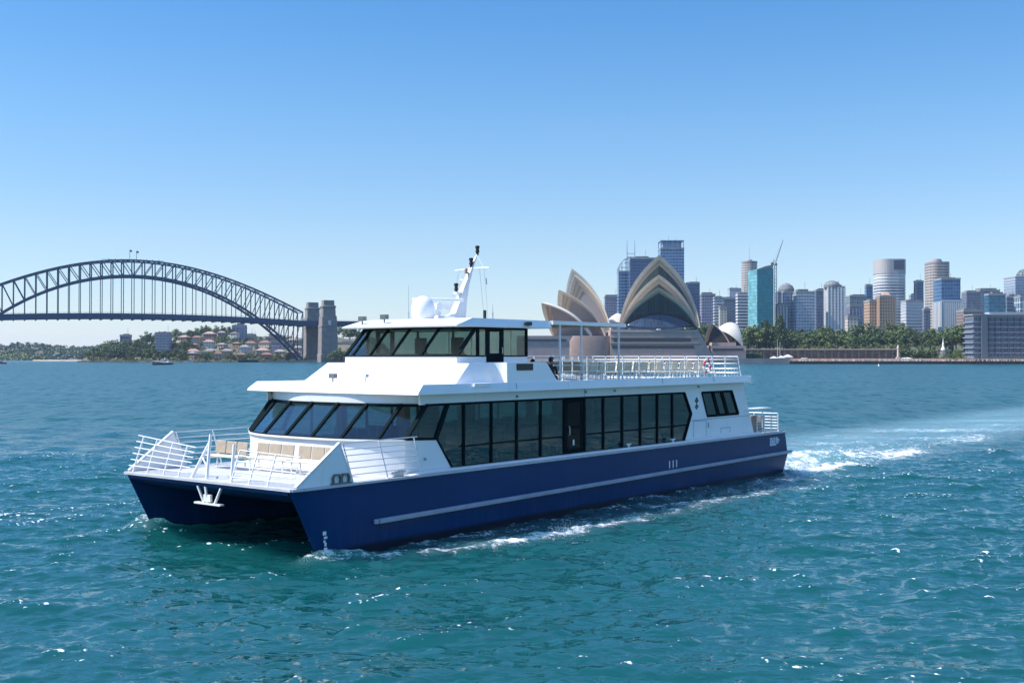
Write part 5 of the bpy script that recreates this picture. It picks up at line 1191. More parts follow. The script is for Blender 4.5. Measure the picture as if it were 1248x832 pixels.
TERRA = mat('terracotta_roof', (0.20, 0.115, 0.085), .85, var=.2, scale=.5); GREYR = mat('grey_roof', (0.24, 0.23, 0.23), .85, var=.2, scale=.5); PINKR = mat('pinkish_roof', (0.33, 0.23, 0.19), .85, var=.2, scale=.5)
def house(x, y, z, w, d, h, wall_m, roof_m, label, rz):
    r = empty('hillside_house', (x, y, z), label, 'house', 'houses on the headland', rz=rz)
    me = MB(); me.grid([[(a, b, -3) for a, b in rect(w, d)], [(a, b, h) for a, b in rect(w, d)]], closed=True); ms = me.mesh('wall', [wall_m]); uv_mesh(ms); o = bpy.data.objects.new('wall', ms); col.objects.link(o); o.parent = r
    q = MB(); e = .7; rh = w * .20
    q.add([(-w / 2 - e, -d / 2 - e, h - .1), (w / 2 + e, -d / 2 - e, h - .1), (w / 2 + e, d / 2 + e, h - .1), (-w / 2 - e, d / 2 + e, h - .1), (-w * .2, 0, h + rh), (w * .2, 0, h + rh)], [(0, 1, 5, 4), (1, 2, 5), (2, 3, 4, 5), (3, 0, 4), (3, 2, 1, 0)])
    ro = q.build('roof', roof_m, r); q = MB(); q.bb(w * .18, w * .26, -.5, .5, h + rh * .3, h + rh * 1.2); q.build('chimney', BARK if False else mat('chimney_brick', (0.28, 0.16, 0.12), .9), ro)
walls_ = [f_cream, f_brick, F('white_house_wall', (0.102, 0.119, 0.136), (0.62, 0.62, 0.5875), 3.2, 3.0, .6, .55), F('pink_house_wall', (0.102, 0.102, 0.119), (0.525, 0.3625, 0.3), 3.2, 3.0, .6, .55)]
wn_ = ['cream', 'brick', 'white', 'pink']; rn_ = {TERRA.name: 'terracotta', GREYR.name: 'grey', PINKR.name: 'pinkish'}
hs = []
for rowi, (d, u0, u1, st) in enumerate(((1226, 236, 372, 30), (1262, 236, 372, 21), (1310, 222, 372, 17), (1365, 226, 300, 15))):
    u = u0; cnt = 0
    while u < u1:
        uu = u + rnd.uniform(-2, 2); wi = rnd.randrange(4); rm = rnd.choice([TERRA, TERRA, PINKR, GREYR]); dd = d + rnd.uniform(-14, 14)
        p = at(uu, HOR, dd); rown = ['lowest row by the water', 'second row above the water', 'third row up the slope', 'highest row under the skyline'][rowi]
        house(p.x, dd, headland_h(uu, dd) + .3, rnd.uniform(8, 14), rnd.uniform(7, 10), rnd.uniform(5, 9.5), walls_[wi], rm, f'{wn_[wi]} house with {rn_[rm.name]} roof, {ORD[cnt]} from left in {rown}', rnd.uniform(-.35, .35))
        hs.append((uu, rowi)); u += st; cnt += 1
# ------------------------------------------------------------------ headland trees
cnt = 0
def row_trees(specs, rowname, group, lm=None):
    for i, (u, d, h, kind, nm, wd) in enumerate(specs):
        p = at(u, HOR, d); desc = {'fig': 'broad domed tree', 'gum': 'upright leafy tree', 'pine': 'tall dark conifer', 'bush': 'low pale shrub'}[kind.split('.')[0]]
        z = headland_h(u, d) if u < 600 else city_h(u, d)
        tree(kind, (p.x, d, z - .4), h, f'{desc}, {ORD[i]} from left in {rowname}', group, nm, wd)
specs = []
for u in (112, 121, 131, 141, 152, 163, 174, 184, 196, 207, 218): specs.append((u + rnd.uniform(-2, 2), 1215 + rnd.uniform(0, 22), rnd.uniform(12, 18), rnd.choice(['fig.0', 'fig.1', 'fig.2']), 'broadleaf_tree', 1.0))
row_trees(specs, 'the shore row of the headland wood', 'trees on the headland')
specs = []
for u in (118, 127, 135, 143, 150, 158, 166, 173, 181, 212, 220, 228): specs.append((u + rnd.uniform(-2, 2), 1275 + rnd.uniform(0, 30), rnd.uniform(16, 23) * (0.75 if u < 130 else 1), rnd.choice(['fig.0', 'gum.0', 'gum.1', 'fig.2']), 'broadleaf_tree', 1.0))
row_trees(specs, 'the middle row of the headland wood', 'trees on the headland')
specs = []
for u in (132, 139, 146, 153, 164, 171, 178, 186, 215, 226, 234, 241, 247, 254, 262, 271, 279): specs.append((u + rnd.uniform(-2, 2), 1380 + rnd.uniform(0, 50), rnd.uniform(14, 21), rnd.choice(['gum.0', 'gum.1', 'fig.1']), 'broadleaf_tree', 1.0))
row_trees(specs, 'the top row along the headland skyline', 'trees on the headland')
specs = []
for k in range(30): specs.append((212 + k * 5.5 + rnd.uniform(-3, 3), rnd.choice([1206, 1240, 1288, 1335]) + rnd.uniform(-8, 8), rnd.uniform(7, 13), rnd.choice(['fig.0', 'fig.1', 'gum.0', 'bush.0']), 'garden_tree', 1.0))
row_trees(specs, 'the trees scattered between hillside houses', 'trees between the headland houses')
specs = [(404, 1178, 10, 'bush.0', 'waterside_tree', 1.3), (413, 1172, 15, 'fig.0', 'waterside_tree', 1.2), (423, 1178, 14, 'bush.1', 'waterside_tree', 1.2), (433, 1185, 16, 'fig.1', 'waterside_tree', 1.1), (444, 1182, 16, 'fig.0', 'waterside_tree', 1.1)]
for k, sp in enumerate(specs):
    p = at(sp[0], HOR, sp[1]); tree(sp[3], (p.x, sp[1], 1.2), sp[2], f'rounded pale green waterside tree, {ORD[k]} from left below the right stone tower', 'trees under the bridge tower', sp[4], sp[5])
specs = [(418, 1420, 22, 'gum.0'), (426, 1410, 24, 'gum.1'), (434, 1430, 20, 'fig.1')]
for k, sp in enumerate(specs):
    p = at(sp[0], HOR, sp[1]); tree(sp[3], (p.x, sp[1], headland_h(sp[0], sp[1])), sp[2], f'tall tree behind the approach deck, {ORD[k]} from left past the right stone tower', 'trees behind the bridge approach')
# shoreline walls and beaches of the headland
q = MB()
for k in range(80):
    u = 98 + k * 4.4; p = at(u, HOR, 1196 - 2 * math.sin(k * .7)); q.box((p.x, p.y, .6), (4.6, 3 + rnd.random() * 2, 1.6 + rnd.random() * 1.2), rz=rnd.uniform(-.1, .1))
tag(q.build('shore_wall', SAND), 'low sandstone sea wall along the foot of the headland houses and wood', 'sea wall')
land_grid('sand_spit', 40, 100, 1500, 1530, lambda u, d: -.6 + 2.2 * ss(1500, 1508, d), SAND, 12, 4)
# far woods: masses nobody could count
def wood(name, u0, u1, d0, d1, n, hfn, size, m, r, per=14):
    rng = random.Random(len(name)); mb = MB()
    for _ in range(n):
        d = rng.uniform(d0, d1); u = rng.uniform(u0, u1); p = at(u, HOR, d); leaf_cloud(mb, rng, (p.x, d, hfn(u, d) + rng.uniform(.2, 1) * r), r * rng.uniform(.7, 1.2), per, size)
    tag(mb.build(name, m), kind='stuff')
wood('distant_wood', -200, 150, 2180, 2620, 900, lambda u, d: -1 + 30 * ss(2160, 2600, d) * (0.85 + 0.15 * math.sin(u * .05)), 2.4, LEAFD, 6.5, 16)
wood('shore_wood', -200, 56, 1786, 1880, 420, lambda u, d: -1 + 10 * ss(1785, 1900, d) * (1 - ss(20, 60, u)), 1.5, LEAFY, 5.0, 16)
wood('bridge_wood', -400, -75, 1040, 1140, 260, lambda u, d: 5.5, 1.3, LEAF, 5.0, 16)
wood('headland_scrub', 104, 372, 1200, 1420, 520, headland_h, 1.1, LEAF, 2.6, 12)
# ------------------------------------------------------------------ shell-roofed concert hall
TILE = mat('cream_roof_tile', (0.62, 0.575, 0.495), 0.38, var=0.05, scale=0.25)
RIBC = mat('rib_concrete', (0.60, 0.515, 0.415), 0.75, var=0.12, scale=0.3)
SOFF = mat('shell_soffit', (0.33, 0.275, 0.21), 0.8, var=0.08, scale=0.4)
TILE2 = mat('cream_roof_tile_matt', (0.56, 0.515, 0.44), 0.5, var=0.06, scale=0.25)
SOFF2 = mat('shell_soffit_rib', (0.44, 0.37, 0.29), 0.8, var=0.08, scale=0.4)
POD = mat('pink_granite', (0.38, 0.285, 0.24), 0.75, var=0.10, scale=0.3)
f_hall = F('hall_glass_wall', (0.018, 0.05, 0.055), (0.05, 0.05, 0.05), 2.2, 60, .08, .004, .08, .25)
hall = empty('concert_hall', at(800, HOR, 920), 'concert hall of nested cream tiled shell roofs on a stepped stone podium', 'concert hall'); hall.location.z = 0
HL = Vector(hall.location)
def shell(parent, C, ang, w, h, f, b, zb_, bulge, rim, glass=True, gback=2.0, ridge_up=0.12, inner_m=None, nm='roof_shell'):
    """one pair of curved half shells that meet on a ridge: mouth opening along direction ang, feet at +-w, tip overhanging by f"""
    a = Vector((math.cos(ang), math.sin(ang), 0)); r = Vector((-a.y, a.x, 0)); up = Vector((0, 0, 1)); C = Vector(C)
    L_ = lambda p: C + a * p[0] + r * p[1] + up * p[2]
    NU, NV = 14, 18; T_ = Vector((f, 0, h)); B_ = Vector((-b, 0, zb_)); cen = Vector((-b * .25, 0, h * .25))
    def ridge(u):
        p = T_.lerp(B_, u); n = Vector((T_.z - B_.z, 0, f + b)); n.normalize(); return p + n * (4 * u * (1 - u) * ridge_up * (T_ - B_).length)
    def P(s, u, v):
        F_ = Vector((0, s * w, 0)); R_ = ridge(u); p = F_.lerp(R_, v); ln = (R_ - F_).length
        o = Vector((-.15 + .0 * u, s * 1.0, .62)).normalized(); k = 4 * v * (1 - v)
        return p + o * (k * bulge * ln)
    def Q(s, u, v):
        p = P(s, u, v); c = Vector((p.x * .35 + cen.x * .65, 0, p.z * .55)); d = c - p; tt = rim * (0.65 + 0.5 * v)
        return p + d.normalized() * min(tt, d.length * .8) + (Vector((-rim * .2, 0, 0)) if u == 0 else Vector())
    mb = MB()
    for s in (1, -1):
        for i in range(NU):      # tile lids and soffit ribs run as a fan from the foot
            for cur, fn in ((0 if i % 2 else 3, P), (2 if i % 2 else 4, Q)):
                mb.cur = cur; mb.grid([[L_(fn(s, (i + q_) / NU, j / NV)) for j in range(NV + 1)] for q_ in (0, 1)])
        mb.cur = 1; mb.grid([[L_(P(s, 0, j / NV)) for j in range(NV + 1)], [L_(Q(s, 0, j / NV)) for j in range(NV + 1)]])
        mb.grid([[L_(P(s, 1, j / NV)) for j in range(NV + 1)], [L_(Q(s, 1, j / NV)) for j in range(NV + 1)]])
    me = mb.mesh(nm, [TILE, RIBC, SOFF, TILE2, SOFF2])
    me.polygons.foreach_set('use_smooth', [True] * len(me.polygons)); me.set_sharp_from_angle(angle=R(28))
    o = bpy.data.objects.new(nm, me); col.objects.link(o); o.parent = parent; o.location = -Vector(parent.location)
    if glass:
        g = MB(); back = Vector((-gback, 0, 0)); top = [Q(1, 0.10, j / NV) + back for j in range(NV + 1)]; bot = [Q(-1, 0.10, j / NV) + back for j in range(NV + 1)]
        rows = [[L_(bot[j].lerp(top[j], k / 8) + Vector((0, 0, 0))) for k in range(9)] for j in range(NV + 1)]
        g.grid(rows); gm = g.mesh('glass_wall', inner_m or f_hall); uv_mesh(gm); go = bpy.data.objects.new('glass_wall', gm); col.objects.link(go); go.parent = o
    return o, L_, Q
dg = R(-97)
def hp(u, v, d): return at(u, v, d)
c = hp(803.5, 399, 930); s3, _, _ = shell(hall, c, dg, 33, 58.5, 10, 26, 22, .105, 2.9)
c = hp(803.0, 398, 915); s2, _, _ = shell(hall, c, dg, 31, 41.0, 12, 16, 14, .095, 2.4)
c = hp(803.0, 397, 902); s1, L1, Q1 = shell(hall, c, dg, 30.5, 29.5, 15, 12, 10, .085, 2.6, gback=1.0)
# curved glass skirt below the front shell's window
q = MB(); rows = []
for j in range(5):
    t = j / 4; rows.append([L1((3.5 + 7.0 * t * math.sin(math.pi * k / 20) ** .7, -26 + 52 * k / 20, 0.2 + (9.0 * (1 - t) ** 1.1 - 2.5 * t) * math.sin(math.pi * k / 20) ** .8)) for k in range(21)])
q.grid(rows); me = q.mesh('glass_skirt', F('skirt_glass', (0.025, 0.045, 0.075), (0.04, 0.05, 0.06), 2.2, 60, .1, .004, .1, .2)); uv_mesh(me)
o = bpy.data.objects.new('glass_skirt', me); col.objects.link(o); o.parent = s1
q = MB(); q.tube(rows[0], .55, 6); q.tube(rows[-1], .4, 6); q.build('skirt_frame', DARK, s1)
dl = math.atan2(-.57, -.82)
def left_shell(tip, foot, d, w, f_, b, zbk, bul, rim, ru):
    a = Vector((math.cos(dl), math.sin(dl), 0)); r = Vector((-a.y, a.x, 0))
    near = hp(*foot, d); C = Vector(near) - r * w; tp = hp(*tip, d)
    # overhang so the tip falls on the sighted bearing
    k = (tip[0] - 624) / F_PX; f2 = (k * C.y - C.x) / (a.x - k * a.y)
    zt2 = CAM_H + (HOR - tip[1]) / F_PX * (C.y + a.y * f2)
    return shell(hall, C, dl, w, zt2 - C.z, f2, b, zbk, bul, rim, ridge_up=ru, inner_m=mat('infill_wall', (0.20, 0.185, 0.19), .6, var=.06), gback=3)
left_shell((697, 327), (747, 416), 925, 30, 0, 12, 24, .135, 4.6, .16)
left_shell((681, 353), (740, 415), 915, 27, 0, 8, 15, .15, 4.0, .16)
left_shell((660, 369), (722, 414), 905, 25, 0, 8, 11, .15, 3.2, .16)
shell(hall, hp(752, 400, 950), R(70), 11, 13, 3, 12, 5, .14, 1.5, glass=False)
# podium
def box_part(name, u0, u1, v0, v1, d, dep, m, parent=hall, ur=None):
    z0, z1 = at(u0, v1, d).z, at(u0, v0, d).z; x0, x1 = (u0 - 624) / F_PX * d, (u1 - 624) / F_PX * d; q = MB()
    x1b = x1 if ur is None else (ur - 624) / F_PX * d
    lo = [(x0, d, z0), (x1b, d, z0), (x1b, d + dep, z0), (x0, d + dep, z0)]; hi = [(x0, d, z1), (x1, d, z1), (x1, d + dep, z1), (x0, d + dep, z1)]
    lo = [Vector(p) - HL for p in lo]; hi = [Vector(p) - HL for p in hi]
    q.grid([lo, hi], closed=True); q.add(hi, [(0, 1, 2, 3)]); return q.build(name, m, parent)
pod = box_part('podium', 744, 851, 402, 441, 893, 80, POD, ur=872)
box_part('podium_wing', 630, 743.9, 409, 441, 897, 75, mat('grey_granite', (0.32, 0.255, 0.235), .75, var=.1, scale=.3))
WIN = mat('podium_window', (0.016, 0.024, 0.05), 0.15)
for (a, b, v0, v1) in ((748, 842, 412, 416), (746, 846, 421, 424.5)): box_part('window_strip', a, b, v0, v1, 892.6, 1.5, WIN, pod)
for (a, b, v0, v1) in ((636, 690, 413, 415.5),): box_part('window_strip', a, b, v0, v1, 896.5, 1.5, WIN, pod)
for k in range(3): box_part('ledge', 744, 850 + 2 * k, 403.5 + 6.9 * k, 404.6 + 6.9 * k, 892.2 - .2 * k, 2, mat('ledge_stone', (0.42, 0.34, 0.28), .8), pod)
q = MB(); rows = []
for z in (at(720, 440, 893).z, at(720, 416, 893).z, at(720, 409, 893).z):
    sh = 1.0 if z < at(720, 415, 893).z else .86
    rows.append([Vector((at(720, 400, 893).x + 17.5 * sh * math.cos(t), 899 - 6 * sh * math.sin(t), z)) - HL for t in [math.pi * k / 20 for k in range(21)]])
q.grid(rows); q.build('drum_wall', mat('rose_granite', (0.30, 0.205, 0.165), .75, var=.1, scale=.3), hall, smooth=40)
q = MB()
for k in range(10):
    q.bb(at(755, 0, 880).x, at(850, 0, 880).x, 882 + k * .9, 893.1, at(0, 441 - k * 0.9, 885).z, at(0, 440 - k * 0.9, 885).z)
o = q.build('broad_steps', mat('step_stone', (0.33, 0.26, 0.23), .8, var=.1), hall); o.location = -HL
# restaurant shells
rest = empty('shell_restaurant', at(884, HOR, 915), 'small separate pair of shells right of the concert hall, the right one white and rounded', 'restaurant'); rest.location.z = 0; RL = Vector(rest.location)
def rshell(tip, foot, d, ang, w, b, zbk, bul, rim, ru, glass=True):
    a = Vector((math.cos(ang), math.sin(ang), 0)); r = Vector((-a.y, a.x, 0)); near = hp(*foot, d); s = 1 if r.y < 0 else -1; C = Vector(near) - r * w * s
    k = (tip[0] - 624) / F_PX; f2 = (k * C.y - C.x) / (a.x - k * a.y); zt2 = CAM_H + (HOR - tip[1]) / F_PX * (C.y + a.y * f2)
    return shell(rest, C, ang, w, zt2 - C.z, f2, b, zbk, bul, rim, glass=glass, ridge_up=ru)
rshell((866.5, 393), (889, 418), 915, math.atan2(-.75, -.66), 11.5, 8, 8, .08, 1.3, .1)
rshell((899, 396), (906, 423), 918, math.atan2(.12, .99), 10, 19, 14.5, .17, 1.2, .22)
q = MB()
for (a, b, v0, v1, d) in ((868, 896, 417, 422, 912), (866, 908, 421, 441, 908)):
    q.bb(at(a, 0, d).x, at(b, 0, d).x, d, d + 24, at(0, v1, d).z, at(0, v0, d).z)
o = q.build('base', POD, rest); o.location = -RL
q = MB(); q.bb(at(868, 0, 907).x, at(905, 0, 907).x, 907, 908.2, at(0, 427, 907).z, at(0, 424.5, 907).z); o = q.build('window_strip', WIN, rest); o.location = -RL

# ------------------------------------------------------------------ quay, promenade, garden wall
PAVE = mat('promenade_paving', (0.40, 0.31, 0.24), .85, var=.15, scale=.4)
q = MB(); q.bb(at(560, 0, 888).x, at(960, 0, 888).x, 888, 975, -2, at(0, 436.2, 888).z - 2.6); q.bb(at(864, 0, 888).x, at(960, 0, 888).x, 888, 888.8, at(0, 436.2, 888).z - 2.6, at(0, 436.2, 888).z - .25)
tag(q.build('hall_quay', CONC), 'grey concrete quay wall around the concert hall forecourt', 'quay')
TERR = mat('tan_terrace', (0.44, 0.33, 0.24), .85, var=.22, scale=.5)
q = MB(); q.bb(at(961, 0, 946).x, at(1176, 0, 946).x, 946, 948, 1.5, 4.3); q.bb(at(961, 0, 943).x, at(1176, 0, 943).x, 943, 945.99, 1.5, 3.3)
tag(q.build('stepped_terrace', TERR), 'low tan stepped terrace wall along the promenade below the garden wall', 'wall')
q = MB(); x0, x1 = at(960.5, 0, 900).x, 1100
q.bb(x0, x1, 899, 900.5, -2, 1.9); q.bb(x0, x1, 898.6, 899.8, 1.9, 2.35)
for k in range(90): xx = x0 + 2 + k * 5; q.bb(xx, xx + .7, 898.4, 899, -1, 1.7)
tag(q.build('quay_wall', mat('dark_quay', (0.06, 0.058, 0.055), .9, var=.3, scale=.3)), 'long dark quay wall with piles below the tan promenade', 'quay')
q = MB(); q.bb(x0, x1, 900.6, 962, 1.5, 2.2); tag(q.build('promenade', PAVE), kind='structure')
q = MB(); xa, xb = at(908, 0, 962).x, at(1092, 0, 962).x; q.bb(xa, xb, 962, 964, 1, 11.6)
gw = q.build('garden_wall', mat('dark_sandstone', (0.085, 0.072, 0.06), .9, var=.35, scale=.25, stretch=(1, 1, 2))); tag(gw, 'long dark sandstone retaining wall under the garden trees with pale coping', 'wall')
q = MB(); q.bb(xa, xb, 961.4, 964.4, 11.6, 12.5); q.build('coping', mat('coping_stone', (0.42, 0.34, 0.24), .85), gw)
q = MB()
for k in range(22): xx = xa + 4 + k * (xb - xa - 8) / 21; q.bb(xx - .8, xx + .8, 961.1, 962, 1, 11.4)
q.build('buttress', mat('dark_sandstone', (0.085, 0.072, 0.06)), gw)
q = MB(); rg = random.Random(5)
for k in range(700): leaf_cloud(q, rg, (at(rg.uniform(1093, 1152), 0, 960).x, rg.uniform(957, 964), rg.uniform(2.6, 11)), 1.6, 8, .7)
tag(q.build('clipped_hedge', LEAF), 'tall dark clipped hedge between the pale column and the white fountain', 'hedge')
q = MB(); rg = random.Random(6)
for k in range(300): d_ = rg.uniform(930, 948); leaf_cloud(q, rg, (at(rg.uniform(905, 927), 0, d_).x, d_, rg.uniform(2.2, 9.5) * .9), 1.6, 8, .7)
tag(q.build('shrub_bank', LEAFD), 'dark shrubs on the bank beside the shell restaurant', 'shrubs')
# garden trees
specs = []
for u, h in ((852, 14), (868, 16), (884, 17), (899, 16), (913, 18), (926, 19), (942, 16), (960, 15), (973, 14), (988, 15), (1003, 16), (1018, 15), (1032, 14), (1047, 16), (1062, 14), (1076, 17), (1090, 16), (1104, 18), (1119, 17), (1134, 19), (1148, 16), (1163, 18), (1176, 17)):
    specs.append((u + rnd.uniform(-2, 2), 990 + rnd.uniform(-6, 8), h * 1.42 * rnd.uniform(.62, 1.12), rnd.choice(['fig.0', 'fig.1', 'fig.2', 'gum.0']), 'garden_tree', 1.05))
row_trees(specs, 'the front row above the garden wall', 'trees of the waterfront garden')
specs = []
for u in range(850, 1182, 13): specs.append((u + rnd.uniform(-3, 3), 1040 + rnd.uniform(-12, 16), rnd.uniform(19, 31), rnd.choice(['fig.0', 'fig.1', 'fig.2', 'fig.2', 'gum.0', 'gum.1']), 'garden_tree', 1.0))
row_trees(specs, 'the back row of the waterfront garden', 'trees of the waterfront garden')
specs = []
for u in (970, 984, 998, 1016, 1040, 1056, 1070, 1086, 1100, 1112, 1126, 1140): specs.append((u + rnd.uniform(-3, 3), 972 + rnd.uniform(-3, 3), rnd.uniform(6, 10), rnd.choice(['bush.0', 'bush.1']), 'garden_shrub', 1.1))
row_trees(specs, 'the shrubs just behind the garden wall', 'shrubs of the waterfront garden')
p = at(951, HOR, 978); tree('pine.0', (p.x, 978, 10.4), 33, 'tallest dark pine in the garden, standing beside the teal tower', None, 'pine_tree')
p = at(934, HOR, 982); tree('pine.1', (p.x, 982, 10.4), 28, 'second tall dark pine, left of the tallest one', None, 'pine_tree')
p = at(1148, HOR, 950); tree('bush.1', (p.x, 950, 2), 7, 'bright yellow green rounded shrub below the white fountain', None, 'garden_shrub', 1.4)
for k, (u, h) in enumerate(((1158, 9), (1166, 11), (1172, 8))): p = at(u, HOR, 948); tree(['fig.0', 'gum.0', 'bush.0'][k], (p.x, 948, 2), h, f'{["round", "upright", "low pale"][k]} green tree beside the end wall of the waterside flats', None, 'garden_tree')
# small things along the promenade
def marquee(u, w, h, d, label):
    p = at(u, HOR, d); r = empty('marquee', (p.x, d, 2.2), label, 'tent', 'white marquees by the quay'); q = MB()
    for x in (-w / 2, w / 2):
        for y in (-2, 2): q.tube([(x, y, 0), (x, y, h * .6)], .08, 5)
    q.build('pole', STEEL, r); q = MB(); q.add([(-w / 2 - .2, -2.2, h * .6), (w / 2 + .2, -2.2, h * .6), (w / 2 + .2, 2.2, h * .6), (-w / 2 - .2, 2.2, h * .6), (-w * .1, 0, h), (w * .1, 0, h)], [(0, 1, 5, 4), (1, 2, 5), (2, 3, 4, 5), (3, 0, 4), (3, 2, 1, 0)])
    q.bb(-w / 2, w / 2, 1.9, 2.0, 0, h * .6); q.build('canvas_roof', mat('canvas_white', (.55, .53, .5), .8, var=.08), r)
marquee(943, 6, 4, 930, 'left one of three white marquees behind the quay'); marquee(952, 5, 4.5, 934, 'middle white marquee, between two others behind the quay'); marquee(960, 8, 5.5, 938, 'right and largest of three white marquees behind the quay')
marquee(1104, 12, 3.2, 962.5 - 10, 'long white marquee in front of the clipped hedge')
vn = empty('parked_van', at(981, HOR, 948), 'white van parked at the foot of the garden wall', 'van'); vn.location.z = 2.2
q = MB(); q.side([(-3, .5), (3, .5), (3, 1.5), (2.2, 2.6), (-3, 2.6)], -1, 1); q.build('body', WHITE, vn, bevel=.12); q = MB(); q.side([(1.0, 1.55), (2.55, 1.55), (2.1, 2.4), (1.0, 2.4)], -1.02, 1.02); q.build('window', BLACK, vn)
for x in (-1.9, 1.9):
    for y in (-.95, .95): q = MB(); q.lathe([(.45, -.12), (.45, .12)], (x, y, .45), 12, Matrix.Rotation(R(90), 3, 'X')); q.build('wheel', BLACK, vn)
for k, (u, h) in enumerate(((947.6, 17), (950.6, 15.5))):
    p = at(u, HOR, 925); q = MB(); q.tube([(0, 0, 0), (0, 0, h)], [.16, .08], 8); q.lathe([(.4, 0), (.4, .3), (.2, .35)], (0, 0, 0), 8); q.lathe([(.02, h + .3), (.2, h + .15), (.02, h)], (0, 0, 0), 8)
    tag(q.build('flagpole', STEEL, None, loc=(p.x, 925, 2.2)), ['taller bare white pole before the garden pines', 'shorter bare white pole right of the taller one'][k], 'pole', 'bare poles by the marquees')
p = at(1094.5, HOR, 952); q = MB(); q.box((0, 0, 1), (4, 4, 2)); q.box((0, 0, 2.6), (3, 3, 1.2)); q.lathe([(1.0, 3.2), (.75, 10.5), (1.1, 10.7), (1.1, 11.2), (.3, 13.5)], (0, 0, 0), 12); tag(q.build('stone_column', mat('pale_stone', (0.48, 0.43, 0.36), .8), None, loc=(p.x, 952, 2.2)), 'pale stone memorial column at the right end of the garden wall', 'monument')
p = at(1149.5, HOR, 960); r = empty('fountain', (p.x, 960, 2.2), 'white spired fountain on grey steps among garden trees', 'fountain'); q = MB(); q.lathe([(6, 0), (6, 5), (5, 5), (5, 8), (3.5, 8), (3.5, 9.5)], (0, 0, 0), 16); q.build('steps', CONC, r); q = MB(); q.lathe([(2, 9.5), (1.3, 11), (.6, 13), (.9, 13.5), (.4, 16), (.05, 20)], (0, 0, 0), 12); q.build('spire', WHITE, r)
# crowd on the promenade, too small to count
q = MB(); rg = random.Random(9); cols = [mat(f'crowd_{n_}', c_, .8) for n_, c_ in (('rose', (0.45, 0.18, 0.15)), ('sand', (0.5, 0.36, 0.25)), ('white', (.65, .63, .6)), ('navy', (.04, .05, .1)), ('grey', (.2, .2, .2)))]
for k in range(900):
    d_ = rg.uniform(902, 945); x = rg.uniform(at(962, 0, d_).x, at(1300, 0, d_).x); h = rg.uniform(1.5, 1.85)
    q.cur = rg.randrange(5); q.lathe([(.14, 0), (.2, .8), (.26, 1.3), (.1, h - .3)], (x, d_, 2.2), 6); q.cur = 1; q.lathe([(.05, 0), (.13, .12), (.05, .26)], (x, d_, 2.2 + h - .28), 6)
tag(q.build('promenade_crowd', cols), kind='stuff')

# ------------------------------------------------------------------ small craft
def cruiser(loc, rz, L_, label, hull_m, sup_m, cabin=True):
    r = empty('motor_boat', loc, label, 'boat', None, rz=rz); B_ = L_ * .27; q = MB(); rows = []
    for t in [i / 10 for i in range(11)]:
        x = -L_ / 2 + L_ * t; k = (1 - max(0, (t - .45) / .55) ** 2.2); sh = .11 * L_ + .05 * L_ * t ** 2
        rows.append([(x, B_ / 2 * k, sh), (x, B_ / 2 * k * .85, .02 * L_), (x, 0, -.03 * L_), (x, -B_ / 2 * k * .85, .02 * L_), (x, -B_ / 2 * k, sh)])
    q.grid(rows); q.add(rows[0], [(0, 1, 2, 3, 4)]); q.build('hull', hull_m, r, smooth=40)
    q = MB(); q.plan([(p[0][0], p[0][1] * .96) for p in rows] + [(p[4][0], p[4][1] * .96) for p in rows[:-1][::-1]], .10 * L_, .118 * L_); q.build('deck', sup_m, r)
    if cabin:
        q = MB(); h0 = .115 * L_
        q.side([(-.30 * L_, h0), (.24 * L_, h0), (.14 * L_, h0 + .09 * L_), (-.28 * L_, h0 + .09 * L_)], -B_ * .36, B_ * .36); q.side([(-.28 * L_, h0 + .15 * L_), (-.28 * L_, h0 + .17 * L_), (.05 * L_, h0 + .17 * L_), (.07 * L_, h0 + .15 * L_)], -B_ * .34, B_ * .34)
        for x in (-.26, .03):
            for y in (-1, 1): q.bar((x * L_, y * B_ * .3, h0 + .09 * L_), (x * L_, y * B_ * .3, h0 + .15 * L_), .012 * L_)
        cb = q.build('cabin', sup_m, r); q = MB(); q.side([(-.25 * L_, h0 + .03 * L_), (.19 * L_, h0 + .03 * L_), (.14 * L_, h0 + .075 * L_), (-.25 * L_, h0 + .075 * L_)], -B_ * .365, B_ * .365); q.build('window', BLACK, cb)
        q = MB(); q.tube([(-.1 * L_, 0, h0 + .17 * L_), (-.14 * L_, 0, h0 + .27 * L_)], .008 * L_, 5); q.build('mast', STEEL, r)
    q = MB()
    for s in (1, -1):
        pts = [(rows[i][0][0], s * rows[i][0][1] * .95, rows[i][0][2] + .055 * L_) for i in range(5, 11)]; q.tube(pts, .004 * L_, 4)
        for pp in pts: q.tube([pp, (pp[0], pp[1], pp[2] - .055 * L_)], .003 * L_, 4)
    q.build('railing', STEEL, r); return r
p = at(198, 444.2, 812); cruiser((p.x, p.y, 0), R(178), 14.5, 'dark hulled motor cruiser with white cabin trailing a short wake', mat('black_hull', (0.02, 0.02, 0.035), .3), WHITE)
p = at(1, 443.2, 930); cruiser((p.x, p.y, 0), R(10), 9, 'red and dark launch cut off by the left edge of the photo', RED, mat('launch_dark', (0.05, 0.03, 0.03), .5))
p = at(231, 441.6, 1150); cruiser((p.x, p.y, 0), R(175), 9, 'small white launch close to the headland sea wall', WHITE, WHITE)
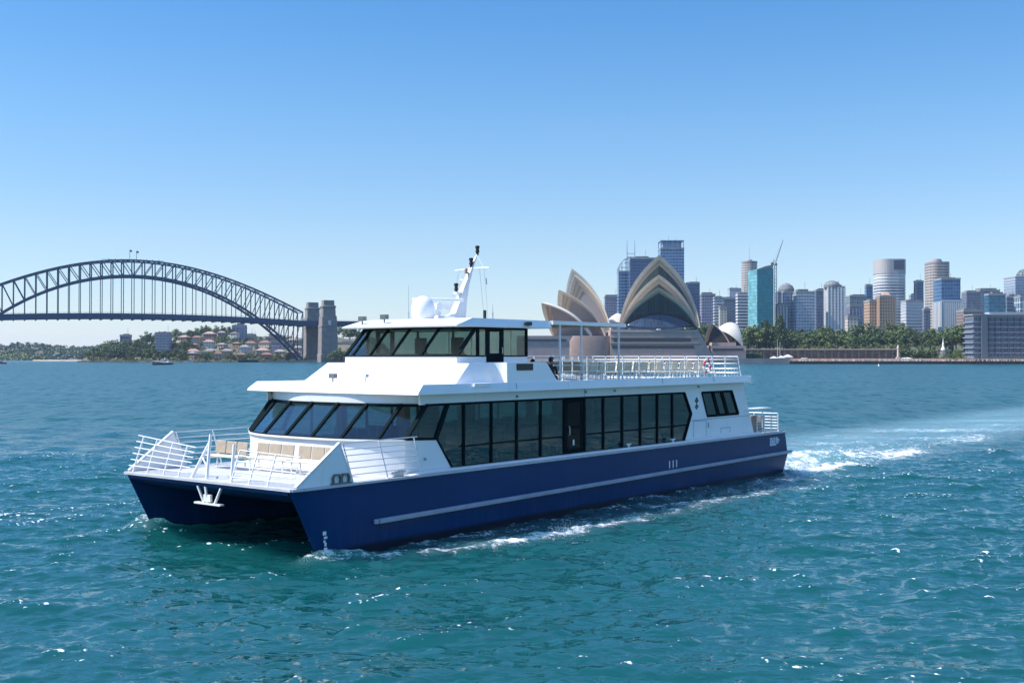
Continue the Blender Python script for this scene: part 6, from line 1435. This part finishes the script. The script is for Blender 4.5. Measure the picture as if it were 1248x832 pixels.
p = at(303, 441.5, 1175); cruiser((p.x, p.y, 0), R(5), 20, 'low dark barge moored below the hillside houses', BLACK, GREYP, cabin=False)
p = at(1071, 446.3, 700); q = MB(); q.lathe([(.1, -.3), (.45, 0), (.5, .5), (.3, .9), (.06, 1.1), (.05, 2.2)], (0, 0, 0), 12); tag(q.build('channel_buoy', WHITE, None, loc=(p.x, p.y, 0)), 'small white buoy floating off the promenade', 'buoy')

# ------------------------------------------------------------------ spray thrown up by the bows and the crest
q = MB(); rg = random.Random(3)
def drop(x, y, z, r):
    c = to_world(x, y, z); q.add([c + Vector(v) * r for v in ((1, 0, 0), (-.5, .87, 0), (-.5, -.87, 0), (0, 0, 1.2), (0, 0, -1))], [(0, 1, 3), (1, 2, 3), (2, 0, 3), (1, 0, 4), (2, 1, 4), (0, 2, 4)])
for (sx, sy, n, sp_, hh) in ((-1.1, -4.45, 1500, .32, .22), (-1.15, 4.3, 500, .3, .10), (-9.2, 7.25, 500, .35, .2), (-6.9, 6.8, 300, .5, .07)):
    for _ in range(n): drop(sx + rg.gauss(0, sp_) * 1.2, sy + rg.gauss(0, sp_) * .6, .0 + abs(rg.gauss(0, hh)), rg.uniform(.004, .013))
for _ in range(1500): drop(-33.3 - rg.expovariate(.35), rg.uniform(-4, 5), .0 + abs(rg.gauss(0, .10)), rg.uniform(.006, .02))
tag(q.build('spray', mat('spray_white', (.85, .88, .9), .4)), kind='stuff')

# ------------------------------------------------------------------ air
hz = MB(); hz.bb(-9500, 9500, -950, 9500, -8, 150)
hm = bpy.data.materials.new('haze_air'); hm.use_nodes = True; n = hm.node_tree.nodes; l = hm.node_tree.links
for x in list(n):
    if x.type != 'OUTPUT_MATERIAL': n.remove(x)
pv = n.new('ShaderNodeVolumePrincipled'); pv.inputs['Color'].default_value = (0.60, 0.76, 1.0, 1); pv.inputs['Density'].default_value = HAZE; pv.inputs['Anisotropy'].default_value = 0.2
l.new(pv.outputs[0], [x for x in n if x.type == 'OUTPUT_MATERIAL'][0].inputs['Volume'])
tag(hz.build('haze', hm), kind='stuff')
